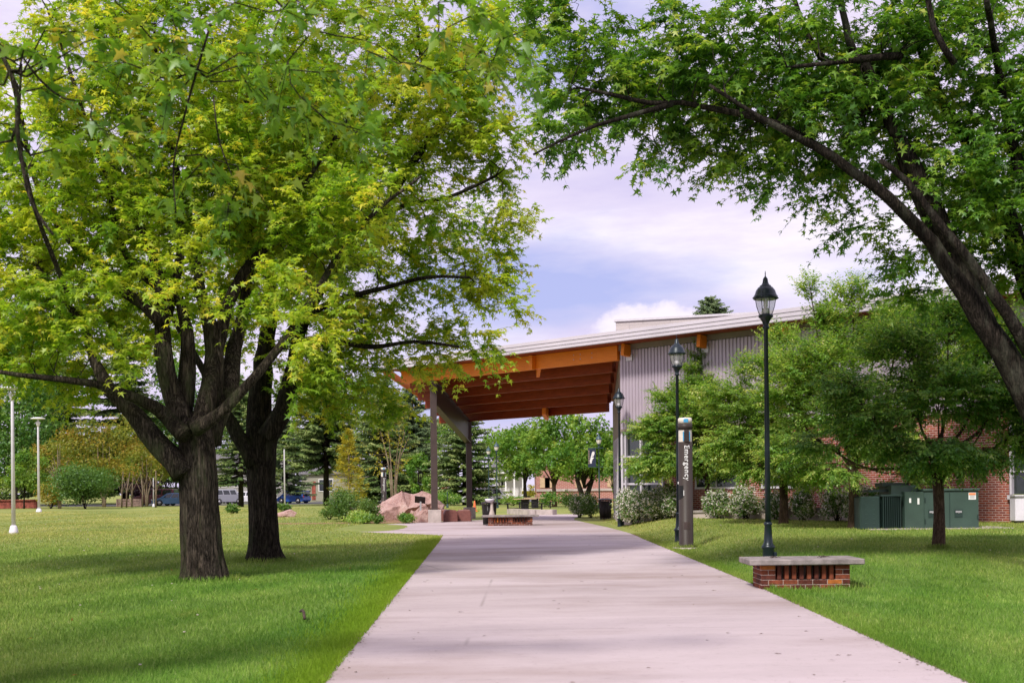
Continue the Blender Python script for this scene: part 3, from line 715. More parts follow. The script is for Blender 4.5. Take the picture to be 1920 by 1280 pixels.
# grass blades (nobody could count them)
def grass():
    n = 540000
    u = rng.random(n); y = 8.6*(105/8.6)**(u**1.2); x = rng.uniform(-1, 1, n)*(.41*y+1.6)
    el, er = np.interp(y, [0, 9.4, 39.7], [-1.2, -1.41, -2.15]), np.interp(y, [0, 9, 18.7, 39], [3.0, 3.2, 3.45, 3.62])
    k = ((x < el+.02) | (x > er-.02)) & ((y < 39.2+np.clip(-2.2-x, 0, 9)*1.42) | (x < -6.35) | (x > 3.9) | ((y > 58.5) & (x < -1.2))); x, y, el, er = x[k], y[k], el[k], er[k]
    # denser fringe right along both path edges
    m = 42000; ye = 8.6*(36/8.6)**rng.random(m); s_ = rng.random(m) < .6; off = np.abs(rng.normal(0, .16, m))-.025
    ele = np.interp(ye, [0, 9.4, 39.7], [-1.2, -1.41, -2.15]); ere = np.interp(ye, [0, 9, 18.7, 39], [3.0, 3.2, 3.45, 3.62])
    xe = np.where(s_, ele-off*1.6, ere+off)
    edge = np.concatenate([np.where(x < 0, sstep((x-el+.42)/.3), 0), np.where(s_, .9, .25)*np.ones(m)])
    x = np.concatenate([x, xe]); y = np.concatenate([y, ye])
    # long tufts at the feet of trunks and bench
    tx = []; ty = []; 
    for (cx, cy, r) in TUFTS:
        a = rng.random(900)*2*PI; q = r*(1+np.abs(rng.normal(0, .22, 900))); xx_ = cx+np.cos(a)*q; tx.append(np.maximum(xx_, 3.5) if cx > 0 else xx_); ty.append(cy+np.sin(a)*q)
    tall = np.concatenate([np.ones(len(x)), np.full(900*len(TUFTS), 2.0)]); edge = np.concatenate([edge, np.zeros(900*len(TUFTS))])
    x = np.concatenate([x]+tx); y = np.concatenate([y]+ty); n = len(x)
    z = gz(x, y); h = rng.uniform(.022, .050, n)*(1+.015*(y-8))*np.clip(1.5-y/70, .5, 1)*tall*(1+.35*edge); wd = .0032*(.6+y/11)*rng.uniform(.7, 1.3, n)
    a = rng.random(n)*2*PI; c, s2 = np.cos(a)*wd, np.sin(a)*wd; b = rng.random(n)*2*PI; ln = h*rng.uniform(.1, .8, n)
    V = np.stack([np.stack([x-c, y-s2, z-.005], -1), np.stack([x+c, y+s2, z-.005], -1), np.stack([x+np.cos(b)*ln, y+np.sin(b)*ln, z+h], -1)], 1).reshape(-1, 3)
    o = npmesh('grass', V, np.arange(3*n), 3, M['blade'], attr=rng.random(n))
    at_ = o.data.attributes.new('edge', 'FLOAT', 'FACE'); at_.data.foreach_set('value', edge.astype(np.float32))
    tag(o, kind='stuff'); tag(o, 'short mown grass blades on both sides of the path', 'grass')
T1 = (gx(380, 20.5, 1070), 20.5); T2 = (gx(495, 25.8, 1040), 25.8)
TUFTS = [(T1[0], T1[1]-.05, .44), (T2[0], T2[1], .44), (3.95, 17.7, .62), (gx(1443, 22.3), 22.3, .13), (gx(1288, 29), 29, .2), (gx(1760, 24.7), 24.7, .14)]
grass()
def specks():
    mb = MB()
    for i in range(110):
        y = random.uniform(10, 75)**1.0; x = random.choice([random.uniform(-.4*y, -2.6-.01*y), random.uniform(4.2, .4*y+2)])
        z = g1(x, y)+.03; r = random.uniform(.006, .011)*(1+y/25)
        mb.lathe([(r*.3, 0), (r, r*.5), (r*.7, r)], 5, (x, y, z))
    tag(mb.build('clover_flowers', M['flower']), 'tiny white clover heads dotted over the lawn', 'flowers', kind='stuff')
    mb = MB()
    for i in range(150):
        y = 8.8+random.random()**1.6*34; x = random.uniform(float(edge_l(y))+.05, float(edge_r(y))-.05); z = .014
        L0 = random.uniform(.008, .028)*(1+y*.02); a = random.uniform(-.5, .5) if random.random() < .7 else random.random()*3
        wd = L0*random.uniform(.12, .4); c, s_ = math.cos(a), math.sin(a); b = random.uniform(-.3, .3)*L0
        pts = [(-L0, 0), (-.3*L0, wd+b), (L0, b*.3), (-.2*L0, -wd+b)]
        mb.add([(x+p*c-q*s_, y+p*s_+q*c, z+(0.006 if k % 2 else .002)) for k, (p, q) in enumerate(pts)], [(0, 1, 2, 3)])
    for i in range(900):     # dirt and dead blades gathered along the path edges
        y = 8.8+random.random()**1.3*26; side = random.random() < .5; e = float(edge_l(y)) if side else float(edge_r(y))
        x = e+(1 if side else -1)*abs(random.gauss(.015, .05)); r = random.uniform(.006, .016); a = random.random()*3
        mb.add([(x+r*math.cos(a+k*2.1), y+r*2*math.sin(a+k*2.1), .015+.004*(k == 1)) for k in range(3)], [(0, 1, 2)])
    tag(mb.build('leaf_litter', M['bits']), 'brown seeds, twig bits and crumbs scattered over the path', 'leaf litter', kind='stuff')
specks()
def soil_edges():
    vs = []; fs = []; ys = np.arange(6, 39, .12)
    for side in (0, 1):
        b = len(vs)
        for i, y in enumerate(ys):
            e = float(np.interp(y, [0, 9.4, 39.7], [-1.2, -1.41, -2.15])) if side == 0 else float(np.interp(y, [0, 9, 18.7, 39], [3.0, 3.2, 3.45, 3.62]))
            w_ = .022+.03*random.random()+.018*math.sin(y*1.7+side); s_ = -1 if side == 0 else 1
            vs += [(e-s_*(.004+.014*random.random()), y, .0145), (e+s_*w_, y, .0135)]
            if i: fs.append((b+2*i-2, b+2*i-1, b+2*i+1, b+2*i))
    m = MB(); m.add(vs, fs); tag(m.build('soil_edge', M['dirt']), kind='structure')
soil_edges()
def fallen():
    n = 60; y = rng.uniform(9, 36, n); x = np.where(rng.random(n) < .5, rng.uniform(-9, -2.3, n), rng.uniform(3.9, 10, n)); P = np.stack([x, y, gz(x, y)+.045], -1)
    A = rng.normal(0, 1, (n, 3))*np.array((1, 1, .15)); o = leafmesh('fallen_leaves', P, A, np.tile((0, 0, 1.0), (n, 1))+rng.normal(0, .35, (n, 3)), rng.uniform(.03, .06, n), MAPLEB, M['dryleaf'])
    tag(o, 'few dry brown leaves lying scattered in the grass', 'fallen leaves', kind='stuff')
fallen()

# ------------------------------------------------------------------ the three big maples and the branch overhead
def W(lst, d0): # (px,py,rpx[,d]) -> points and radii in metres
    pts = []; rr = []
    for q in lst:
        d = q[3] if len(q) > 3 else d0
        pts.append(at(q[0], q[1], d)); rr.append(q[2]/F*d)
    return pts, rr
def maple1():
    d = 20.5; b = (T1[0], T1[1], g1(*T1)-.02)
    t = Tree('maple_tree', 'nearest maple left of the path with thick furrowed trunk and low spreading limb', 'tree', b, 'big silver maples')
    t.limb(*W([(381, 1085, 44), (380, 1062, 40), (377, 1020, 37), (373, 950, 34), (370, 890, 35), (368, 840, 34), (365, 790, 27)], d), n=110, step=.05, attract=False, wob=.085)
    Ls = [
     ([(345, 890, 24), (300, 835, 23), (262, 790, 21), (232, 760, 17), (206, 730, 17), (180, 680, 13), (160, 620, 10), (120, 560, 7), (70, 500, 5)], 20.3, 12, .05),
     ([(345, 815, 17), (312, 778, 15, 20.3), (258, 748, 11, 19.8), (180, 720, 9, 19.4), (80, 708, 7, 19), (0, 697, 5, 18.8), (-110, 670, 3, 18.5)], 20, 10, .04),
     ([(345, 800, 24), (322, 740, 19), (308, 660, 19), (303, 600, 16), (300, 545, 13), (296, 510, 11), (270, 440, 9), (225, 340, 7), (170, 250, 6), (130, 130, 4.5), (90, 20, 3)], 20.6, 12, .05),
     ([(305, 605, 15), (270, 570, 13), (215, 535, 12), (170, 490, 11), (130, 450, 9), (95, 400, 8), (60, 320, 6), (40, 220, 5), (10, 100, 4)], 20.4, 10, .05),
     ([(306, 600, 14), (322, 550, 11), (338, 480, 9), (340, 400, 8), (332, 320, 7), (300, 200, 5.5), (290, 60, 4)], 21, 10, .04),
     ([(370, 810, 24), (390, 740, 18, 20.8), (405, 660, 14, 21.2), (440, 540, 13, 21.4), (490, 470, 10, 21.4), (530, 430, 7, 21.4), (570, 350, 5, 21.3), (640, 240, 4, 21)], 20.6, 12, .05),
     ([(388, 830, 22, 21), (425, 740, 20, 21.3), (440, 650, 16, 21.7), (460, 560, 12, 22), (470, 430, 10, 22.2), (450, 300, 8, 22.3), (470, 150, 5, 22.4)], 21, 12, .06),
     ([(365, 805, 16, 20.1), (412, 775, 12, 20), (468, 718, 10, 20), (525, 650, 9, 20.3), (585, 560, 8, 20.6), (640, 470, 7, 21), (700, 400, 5, 21), (790, 330, 3, 21)], 19.8, 10, .04),
     ([(385, 830, 30), (398, 740, 24), (402, 660, 19), (385, 580, 15), (370, 500, 10), (390, 380, 7)], 21.2, 10, .05),
     ([(340, 780, 20), (350, 700, 17), (352, 620, 13), (330, 540, 9)], 20.9, 10, .05),
     ([(130, 555, 5, 19.5), (75, 420, 4.5, 18.6), (50, 330, 4, 18), (36, 240, 3.5, 17.6), (40, 120, 3, 17.2)], 19, 8, .02),
     ([(300, 540, 8), (250, 500, 7), (215, 420, 6), (200, 330, 5), (150, 210, 4)], 20.9, 8, .03),
    ]
    for pts, dd, n, wob in Ls: t.limb(*W([(q[0], q[1], q[2]*max(.78, 1-.05*i))+tuple(q[3:]) for i, q in enumerate(pts)], dd), n=n, wob=wob)
    e = [(180, 180, 20, 3.2, 2.3, 3.2), (430, 150, 20.5, 2.9, 2.4, 3.0), (60, 440, 19.4, 1.9, 1.2, 2.3), (420, 380, 21, 2.2, 1.5, 2.6),
         (20, 600, 19.2, 1.2, .75, 1.2), (250, 380, 20.5, 2.6, 1.6, 2.8), (-220, 330, 20, 2.3, 2.2, 3), (600, 360, 20.5, 1.3, 1.5, 2), (130, 640, 20, .8, .5, .9), (330, -260, 20.5, 3.6, 1.6, 3.2),
         (560, 470, 20.6, 1.2, .8, 1.4), (260, 620, 20.8, .8, .45, 1.0), (60, 690, 19.6, .9, .35, .9), (160, 720, 20.3, .7, .3, .8), (640, 420, 19.4, .8, .8, .8), (560, 560, 19.2, .5, .4, .5), (420, 560, 21.6, 1.0, .5, .8), (150, 560, 20.5, .9, .6, 1.2), (600, 620, 18.3, .5, .4, .5), (300, 460, 18.6, 1.0, .6, .6), (90, 640, 18.2, .9, .4, .6), (240, 670, 18.3, .45, .25, .4), (430, 590, 18.3, .5, .35, .4), (555, 680, 18.4, .45, .5, .5), (330, 560, 18.2, .6, .3, .4), (60, 540, 18, .8, .5, .6), (200, 540, 18.3, .6, .35, .4), (500, 520, 18.4, .5, .3, .4)]
    e = [(q[0], q[1], q[2]+.9, q[3], q[4], q[5]*.85) for q in e]
    t.grow(ell_sites(e, 12), r_k=.012, droop=.25)
    t.sprays(M['leafA'], MAPLEB, .140, 5, 7, .50, .35)
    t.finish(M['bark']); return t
def maple2():
    d = 25.8; b = (T2[0], T2[1], g1(*T2)-.02)
    t = Tree('maple_tree', 'dark trunked maple standing just behind and right of the nearest maple', 'tree', b, 'big silver maples')
    t.limb(*W([(497, 1052, 38), (496, 1038, 33), (495, 1015, 29), (493, 960, 26), (491, 900, 26), (490, 850, 28), (492, 800, 29)], d), n=90, step=.06, attract=False, wob=.075)
    Ls = [([(478, 870, 17), (445, 815, 15), (420, 770, 12), (395, 720, 9), (350, 640, 7), (300, 560, 5)], 25.6, 10, .04),
          ([(487, 820, 27), (487, 760, 24), (492, 700, 21), (500, 630, 18), (510, 570, 16), (505, 470, 12), (530, 360, 9), (520, 200, 7), (560, 60, 5)], 26, 12, .05),
          ([(500, 820, 21), (530, 770, 19), (548, 710, 18), (556, 650, 16), (575, 590, 14), (620, 510, 13), (680, 440, 12), (720, 390, 11), (770, 310, 10), (820, 240, 9), (862, 195, 7.5), (910, 150, 5), (960, 60, 3.5)], 25.3, 12, .05),
          ([(575, 590, 8), (640, 560, 6, 24.6), (720, 540, 5, 24), (800, 520, 4, 23.6), (880, 520, 3, 23.4)], 25, 8, .03),
          ([(700, 415, 6), (760, 385, 5, 24.6), (840, 370, 4, 24.3), (930, 330, 3, 24)], 25, 8, .03),
          ([(830, 228, 6), (820, 170, 5), (790, 110, 4), (780, 20, 3)], 25.2, 8, .03),
          ([(556, 650, 8), (620, 640, 6), (700, 650, 5, 24), (780, 640, 3.5, 23.5), (860, 650, 3, 23)], 25, 8, .03)]
    for pts, dd, n, wob in Ls: t.limb(*W([(q[0], q[1], q[2]*max(.78, 1-.05*i))+tuple(q[3:]) for i, q in enumerate(pts)], dd), n=n, wob=wob)
    e = [(700, 230, 24.6, 2.5, 2.4, 2.8), (840, 120, 24, 1.7, 1.6, 2.2), (880, 260, 23.8, 1.1, 1.1, 1.5), (790, 470, 24, 1.45, 1.1, 1.9), (930, 410, 23.6, .8, .42, .8),
         (880, 545, 23.6, .85, .40, .9), (960, 570, 23.4, .55, .16, .4), (660, 590, 24.4, 1.3, 1.1, 1.9), (870, 655, 23.4, .75, .36, .7), (780, 650, 23.8, .9, .5, 1.1),
         (650, 715, 24.4, .95, .42, 1.2), (700, 760, 24.2, .55, .28, .7), (540, 300, 26, 2.2, 2.6, 2.8), (600, -150, 25, 3.4, 1.6, 3), (960, 40, 24, .5, .5, .8), (560, 720, 25.2, .55, .8, .9), (600, 640, 25, .8, .8, 1.2), (920, 480, 23.8, .5, .5, .7), (590, 690, 24.4, .55, .6, .7), (620, 770, 24.6, .45, .3, .5), (745, 770, 24, .3, .25, .3), (380, 600, 26.5, 1.6, .9, 1), (260, 520, 26.5, 1.6, 1.0, 1), (480, 480, 27, 1.6, 1.0, 1.2)]
    e = [(q[0], q[1], q[2]+.8, q[3], q[4], q[5]*.85) for q in e]
    t.grow(ell_sites(e, 12), r_k=.012, droop=.25)
    t.sprays(M['leafA'], MAPLEB, .145, 5, 7, .55, .35)
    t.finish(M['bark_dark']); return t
def maple3():
    d = 18.5; x = gx(2110, d); b = (x, d, g1(x, d)-.02)
    t = Tree('maple_tree', 'maple leaning in from the right edge with dense green crown', 'tree', b, 'big silver maples')
    p0 = [(2118, 1110, 75), (2105, 1060, 60), (2090, 1000, 55), (2060, 930, 54)]
    t.limb(*W(p0, d), n=30, step=.12, attract=False, wob=.07)
    Ls = [([(2065, 950, 50), (1990, 850, 35), (1920, 728, 30), (1862, 630, 26), (1812, 555, 23), (1765, 482, 19), (1728, 432, 16), (1685, 390, 14.5), (1640, 350, 13), (1600, 322, 12), (1560, 292, 11), (1510, 262, 10), (1455, 232, 9), (1395, 215, 8), (1340, 205, 7.5), (1280, 193, 6), (1220, 193, 6), (1150, 178, 5), (1085, 165, 3)], 18.3, 14, .05),
          ([(1850, 610, 20), (1800, 500, 19), (1750, 385, 17), (1700, 285, 15), (1658, 205, 14), (1628, 130, 12), (1600, 95, 10), (1585, 40, 8), (1560, -60, 6)], 18.8, 12, .05),
          ([(1625, 215, 11), (1600, 150, 10), (1560, 130, 9), (1515, 70, 6), (1490, 0, 5)], 18.9, 10, .04),
          ([(1930, 660, 14, 18), (1862, 550, 11, 17.9), (1800, 465, 10, 17.8), (1745, 400, 9, 17.8), (1700, 340, 8, 17.8), (1650, 300, 6, 17.8)], 18, 10, .04),
          ([(2070, 900, 40, 19), (1990, 680, 27, 19.2), (1920, 505, 21, 19.4), (1885, 390, 18, 19.5), (1850, 320, 18, 19.5), (1790, 230, 13, 19.5), (1740, 130, 9, 19.5), (1700, 30, 6, 19.5)], 19, 12, .05),
          ([(2090, 950, 34, 18), (2040, 700, 27, 18), (1985, 500, 20, 18.2), (1925, 350, 15, 18.4), (1890, 240, 11, 18.5), (1870, 120, 8, 18.5), (1850, 0, 7, 17.3)], 18, 12, .05),
          ([(1560, 295, 9), (1520, 270, 8, 18), (1460, 240, 7, 17.8), (1400, 205, 5, 17.7), (1330, 160, 4, 17.6)], 18, 8, .03),
          ([(1260, 195, 6), (1200, 212, 5, 18), (1120, 235, 4, 17.8), (1060, 260, 3, 17.6), (1000, 290, 2.5, 17.5)], 18.2, 8, .03),
          ([(1690, 105, 8, 18.2), (1620, 110, 7, 18), (1560, 118, 5, 17.9), (1490, 125, 4, 17.8)], 18, 8, .03),
          ([(1790, 120, 7, 17.4), (1750, 50, 6, 17.3), (1735, -40, 5, 17.2)], 17.4, 8, .03),
          ([(1780, 480, 12), (1740, 420, 10), (1700, 330, 8), (1670, 240, 6)], 19.2, 8, .03)]
    for pts, dd, n, wob in Ls: t.limb(*W([(q[0], q[1], q[2]*max(.78, 1-.05*i))+tuple(q[3:]) for i, q in enumerate(pts)], dd), n=n, wob=wob)
    e = [(1110, 150, 18.2, .95, .75, 1.2), (1060, 255, 17.8, .50, .40, .7), (1240, 110, 18.2, 1.0, .85, 1.5), (1250, 230, 18.2, .8, .42, 1.0), (1400, 130, 18.2, 1.3, 1.05, 1.9),
         (1390, 285, 18.3, .75, .40, .9), (1225, 300, 18, .16, .28, .2), (1530, 200, 18.4, 1.1, 1.0, 1.8), (1530, 350, 18.6, .26, .45, .35), (1440, 350, 18.3, .35, .16, .3), (1650, 120, 18.6, 1.4, 1.1, 2.1),
         (1800, 150, 18.4, 1.5, 1.3, 2.1), (1850, 330, 17.9, 1.0, .9, 1.5), (1690, 300, 18.8, .8, .6, 1.1), (1800, 440, 19.2, .7, .45, .9), (1690, 480, 19.4, .40, .30, .5), (1740, 560, 19.6, .35, .28, .4), (1880, 500, 18.8, .6, .5, .8), (1690, 540, 19.8, .3, .3, .3), (1660, 440, 19.6, .3, .2, .3), (1880, 400, 19.9, .8, .6, .8), (1460, 310, 18.6, .5, .25, .5), (1560, 330, 18.8, .4, .3, .5),
         (1980, 300, 18, 1.3, 1.8, 2), (1450, -200, 18.4, 3.6, 1.4, 2.6), (1050, 20, 18.4, .6, .5, .9), (1330, 200, 18, .5, .4, .6), (1600, 420, 18.9, .35, .22, .4), (1860, 620, 19.2, .5, .35, .5)]
    e = [(q[0], q[1], q[2]+.7, q[3], q[4], q[5]*.8) for q in e]
    t.grow(ell_sites(e, 21), r_k=.012, droop=.3)
    t.sprays(M['leafB'], MAPLEB, .138, 4, 7, .46, .45)
    t.finish(M['bark_right']); return t
def maple4():
    x, y = -5.2, 7.0; b = (x, y, -.02)
    t = Tree('maple_tree', 'maple standing outside the left edge whose low blurred twigs hang in front', 'tree', b, 'big silver maples')
    t.limb([(x, y, -.1), (x, y, 1.2), (x+.1, y, 2.6), (x+.3, y+.1, 3.8)], [.42, .33, .30, .26], n=24, step=.2, attract=False, wob=.05)
    t.limb([(x+.2, y, 3.4), (-4.0, 7.6, 4.7), (-2.8, 8.0, 5.3), (-1.4, 8.2, 5.6), (.1, 8.3, 5.6), (1.2, 8.3, 5.4)], [.18, .12, .08, .06, .035, .015], n=10)
    t.limb([(x+.2, y, 3.2), (-3.7, 7.2, 4.2), (-2.9, 7.5, 4.7), (-2.0, 7.6, 4.9), (-1.0, 7.6, 4.8)], [.12, .07, .045, .03, .012], n=8)
    t.limb([(x, y, 3.3), (-6.2, 7.4, 5.2), (-6.6, 7.6, 7.5)], [.2, .14, .06], n=10)
    t.limb([(x+.2, y, 3.5), (-4.9, 6.0, 5.6), (-4.2, 4.8, 7.4)], [.2, .14, .06], n=10)
    # long thin pale hanging twigs seen against the leaves
    for pts in ([(395, 45, 2.2), (370, 130, 2.4), (345, 220, 2.2), (325, 310, 1.8), (330, 400, 1.2)], [(30, 90, 2.0), (75, 150, 2.2), (120, 185, 1.8), (165, 190, 1)],
                [(-20, 60, 4), (28, 160, 4.5), (34, 260, 4), (60, 380, 3.6), (100, 440, 2.6)], [(400, 180, 1.6), (410, 260, 1.6), (435, 330, 1.2)], [(510, -10, 2.2), (545, 30, 2), (600, 60, 1.5), (680, 75, 1.1)]):
        t.limb(*W([(q[0], q[1], q[2]) for q in pts], 8.0), n=7, step=.08)
    e = [(70, 110, 8.2, .40, .34, .5), (230, 70, 8, .5, .26, .5), (200, 230, 8.3, .30, .20, .4), (400, 110, 8, .5, .34, .6), (390, 290, 8.3, .26, .26, .3), (560, 170, 8.2, .42, .20, .5), (620, 50, 8, .5, .18, .5), (820, 40, 8, .5, .16, .4), (930, 110, 8.3, .22, .10, .2), (650, 250, 8.3, .22, .08, .2),
         (430, 400, 8.6, .10, .08, .1), (60, 250, 8.3, .2, .2, .3), (800, 110, 8.3, .3, .10, .3), (-250, 100, 8, .7, .9, 1)]
    t.grow(ell_sites(e, 15), r_k=.010, droop=.1, maxr=.010)
    n0 = len(t.Q)
    up = rng.normal(0, 1, (45, 3))*np.array((1.2, 1.0, 1.0))+np.array((-7.0, 6.4, 7.2)); t.grow(up, r_k=.012)
    t.sprays(M['leafD'], MAPLE5, .115, 3, 4, .30, .5, hang=.9)
    t.finish(M['bark']); return t
maple1(); maple2(); maple3(); maple4()

# ------------------------------------------------------------------ young layered trees on the right lawn
def zelkova(px, d, base_py, ells, label, leaf, size=.075, htr=1.25, r0=.10, dens=24, ntw=4, nlf=8):
    x = gx(px, d, base_py); b = (x, d, g1(x, d)-.02)
    t = Tree('young_tree', label, 'tree', b, 'young trees on the right lawn')
    bv = Vector(b); fk = bv+Vector((0, 0, htr))
    t.limb([bv+Vector((0, 0, -.1)), bv+Vector((0, 0, .05)), bv+Vector((.02, 0, htr*.5)), fk], [r0*1.5, r0*1.15, r0*.92, r0*.9], n=18, step=.12, attract=False, wob=.07)
    for q in ells:
        c = at(q[0], q[1], q[2])
        dv = c-fk; mid = fk+dv*.5+Vector((dv.x*.12, dv.y*.12, -.05*dv.length))
        r = min(r0*.6, .010+.013*dv.length)
        t.limb([fk+Vector((0, 0, random.uniform(-.25, .1))), fk+dv*.15+Vector((0, 0, .12)), mid, c], [r, r*.8, r*.5, .008], n=8, step=.2, wob=.03)
    t.grow(ell_sites(ells, dens*3.1), r_k=.006, droop=-.1, zpen=1.2)
    t.sprays(leaf, OVAL, size*1.1, ntw, nlf+2, .5, .02, out=1.1, twigr=.0022, flat=.75, hang=.55)
    t.finish(M['bark_red'])
zelkova(1760, 24.7, 1025, [(1760, 730, 24.7, 1.1, .55, 1.2), (1640, 790, 24.5, .8, .45, .9), (1870, 740, 24.9, .9, .6, 1.1), (1930, 810, 24.7, .6, .5, .9), (1600, 730, 24.6, .55, .30, .6), (1740, 840, 24, .9, .28, .8), (1700, 650, 24.9, .75, .4, .8), (1850, 640, 25, .7, .45, .8), (1540, 830, 24.7, .35, .2, .4), (1830, 850, 24.4, .5, .18, .6), (1900, 660, 25.2, .9, .5, .9), (1950, 740, 25, .8, .6, .9), (1780, 600, 25.4, .5, .35, .5)],
        'small dark leaved tree nearest the green cabinet, right of the others', M['leafCd'], .085, 1.35, .115, 30)
zelkova(1600, 34, 988, [(1600, 760, 34, 1.6, .75, 1.4), (1540, 680, 34, 1.3, .6, 1.3), (1640, 650, 34.3, 1.4, .6, 1.2), (1560, 600, 34.3, .6, .45, .7), (1600, 560, 34.3, .5, .4, .6), (1690, 600, 34.4, .8, .5, .8), (1520, 545, 34.2, .28, .26, .3), (1500, 840, 33.8, 1.0, .4, 1), (1660, 830, 33.8, 1.0, .45, 1.1), (1760, 700, 34.5, .9, .7, 1.1), (1560, 880, 33.6, .8, .2, .6), (1480, 740, 34, .8, .5, .8), (1720, 880, 33.8, .6, .25, .6), (1800, 620, 34.8, .9, .5, .9)],
        'tallest young tree with feathery upswept top, just left of the green cabinet', M['leafC'], .10, 1.5, .13, 20)
zelkova(1469, 37.4, 982, [(1470, 790, 37.4, 1.2, .7, 1.4), (1400, 760, 37.4, 1.1, .5, 1.1), (1440, 700, 37.6, 1.0, .45, 1.0), (1520, 720, 37.6, .8, .5, 1.0), (1370, 830, 37.2, .7, .4, .9), (1420, 870, 37, .9, .3, .8), (1500, 880, 37, .8, .3, .8), (1355, 740, 37.4, .6, .3, .6), (1460, 640, 37.8, .5, .3, .6), (1420, 820, 37, 1.2, .5, 1)],
        'young tree with yellowish layered leaves behind the nearest lamp post', M['leafC'], .10, 1.3, .13, 20)
zelkova(1328, 44.5, 972, [(1320, 850, 44.5, 1.3, .7, 1.3), (1270, 800, 44.5, 1.1, .55, 1.2), (1300, 740, 44.8, .85, .5, .9), (1310, 690, 44.8, .45, .45, .5), (1250, 860, 44.2, 1.0, .5, 1.0), (1370, 790, 44.5, .9, .6, 1.0), (1250, 745, 44.5, .5, .3, .5), (1380, 870, 44.3, .8, .4, .9), (1215, 800, 44.4, .45, .3, .5), (1290, 780, 44, 1.2, .8, 1.0), (1240, 810, 44.2, .8, .5, .8), (1340, 730, 44.7, .6, .5, .7), (1220, 870, 44, .7, .4, .8), (1320, 670, 44.8, .3, .4, .4)],
        'young light green tree farthest back, beside the brown emergency kiosk', M['leafC'], .115, 1.35, .13, 17)
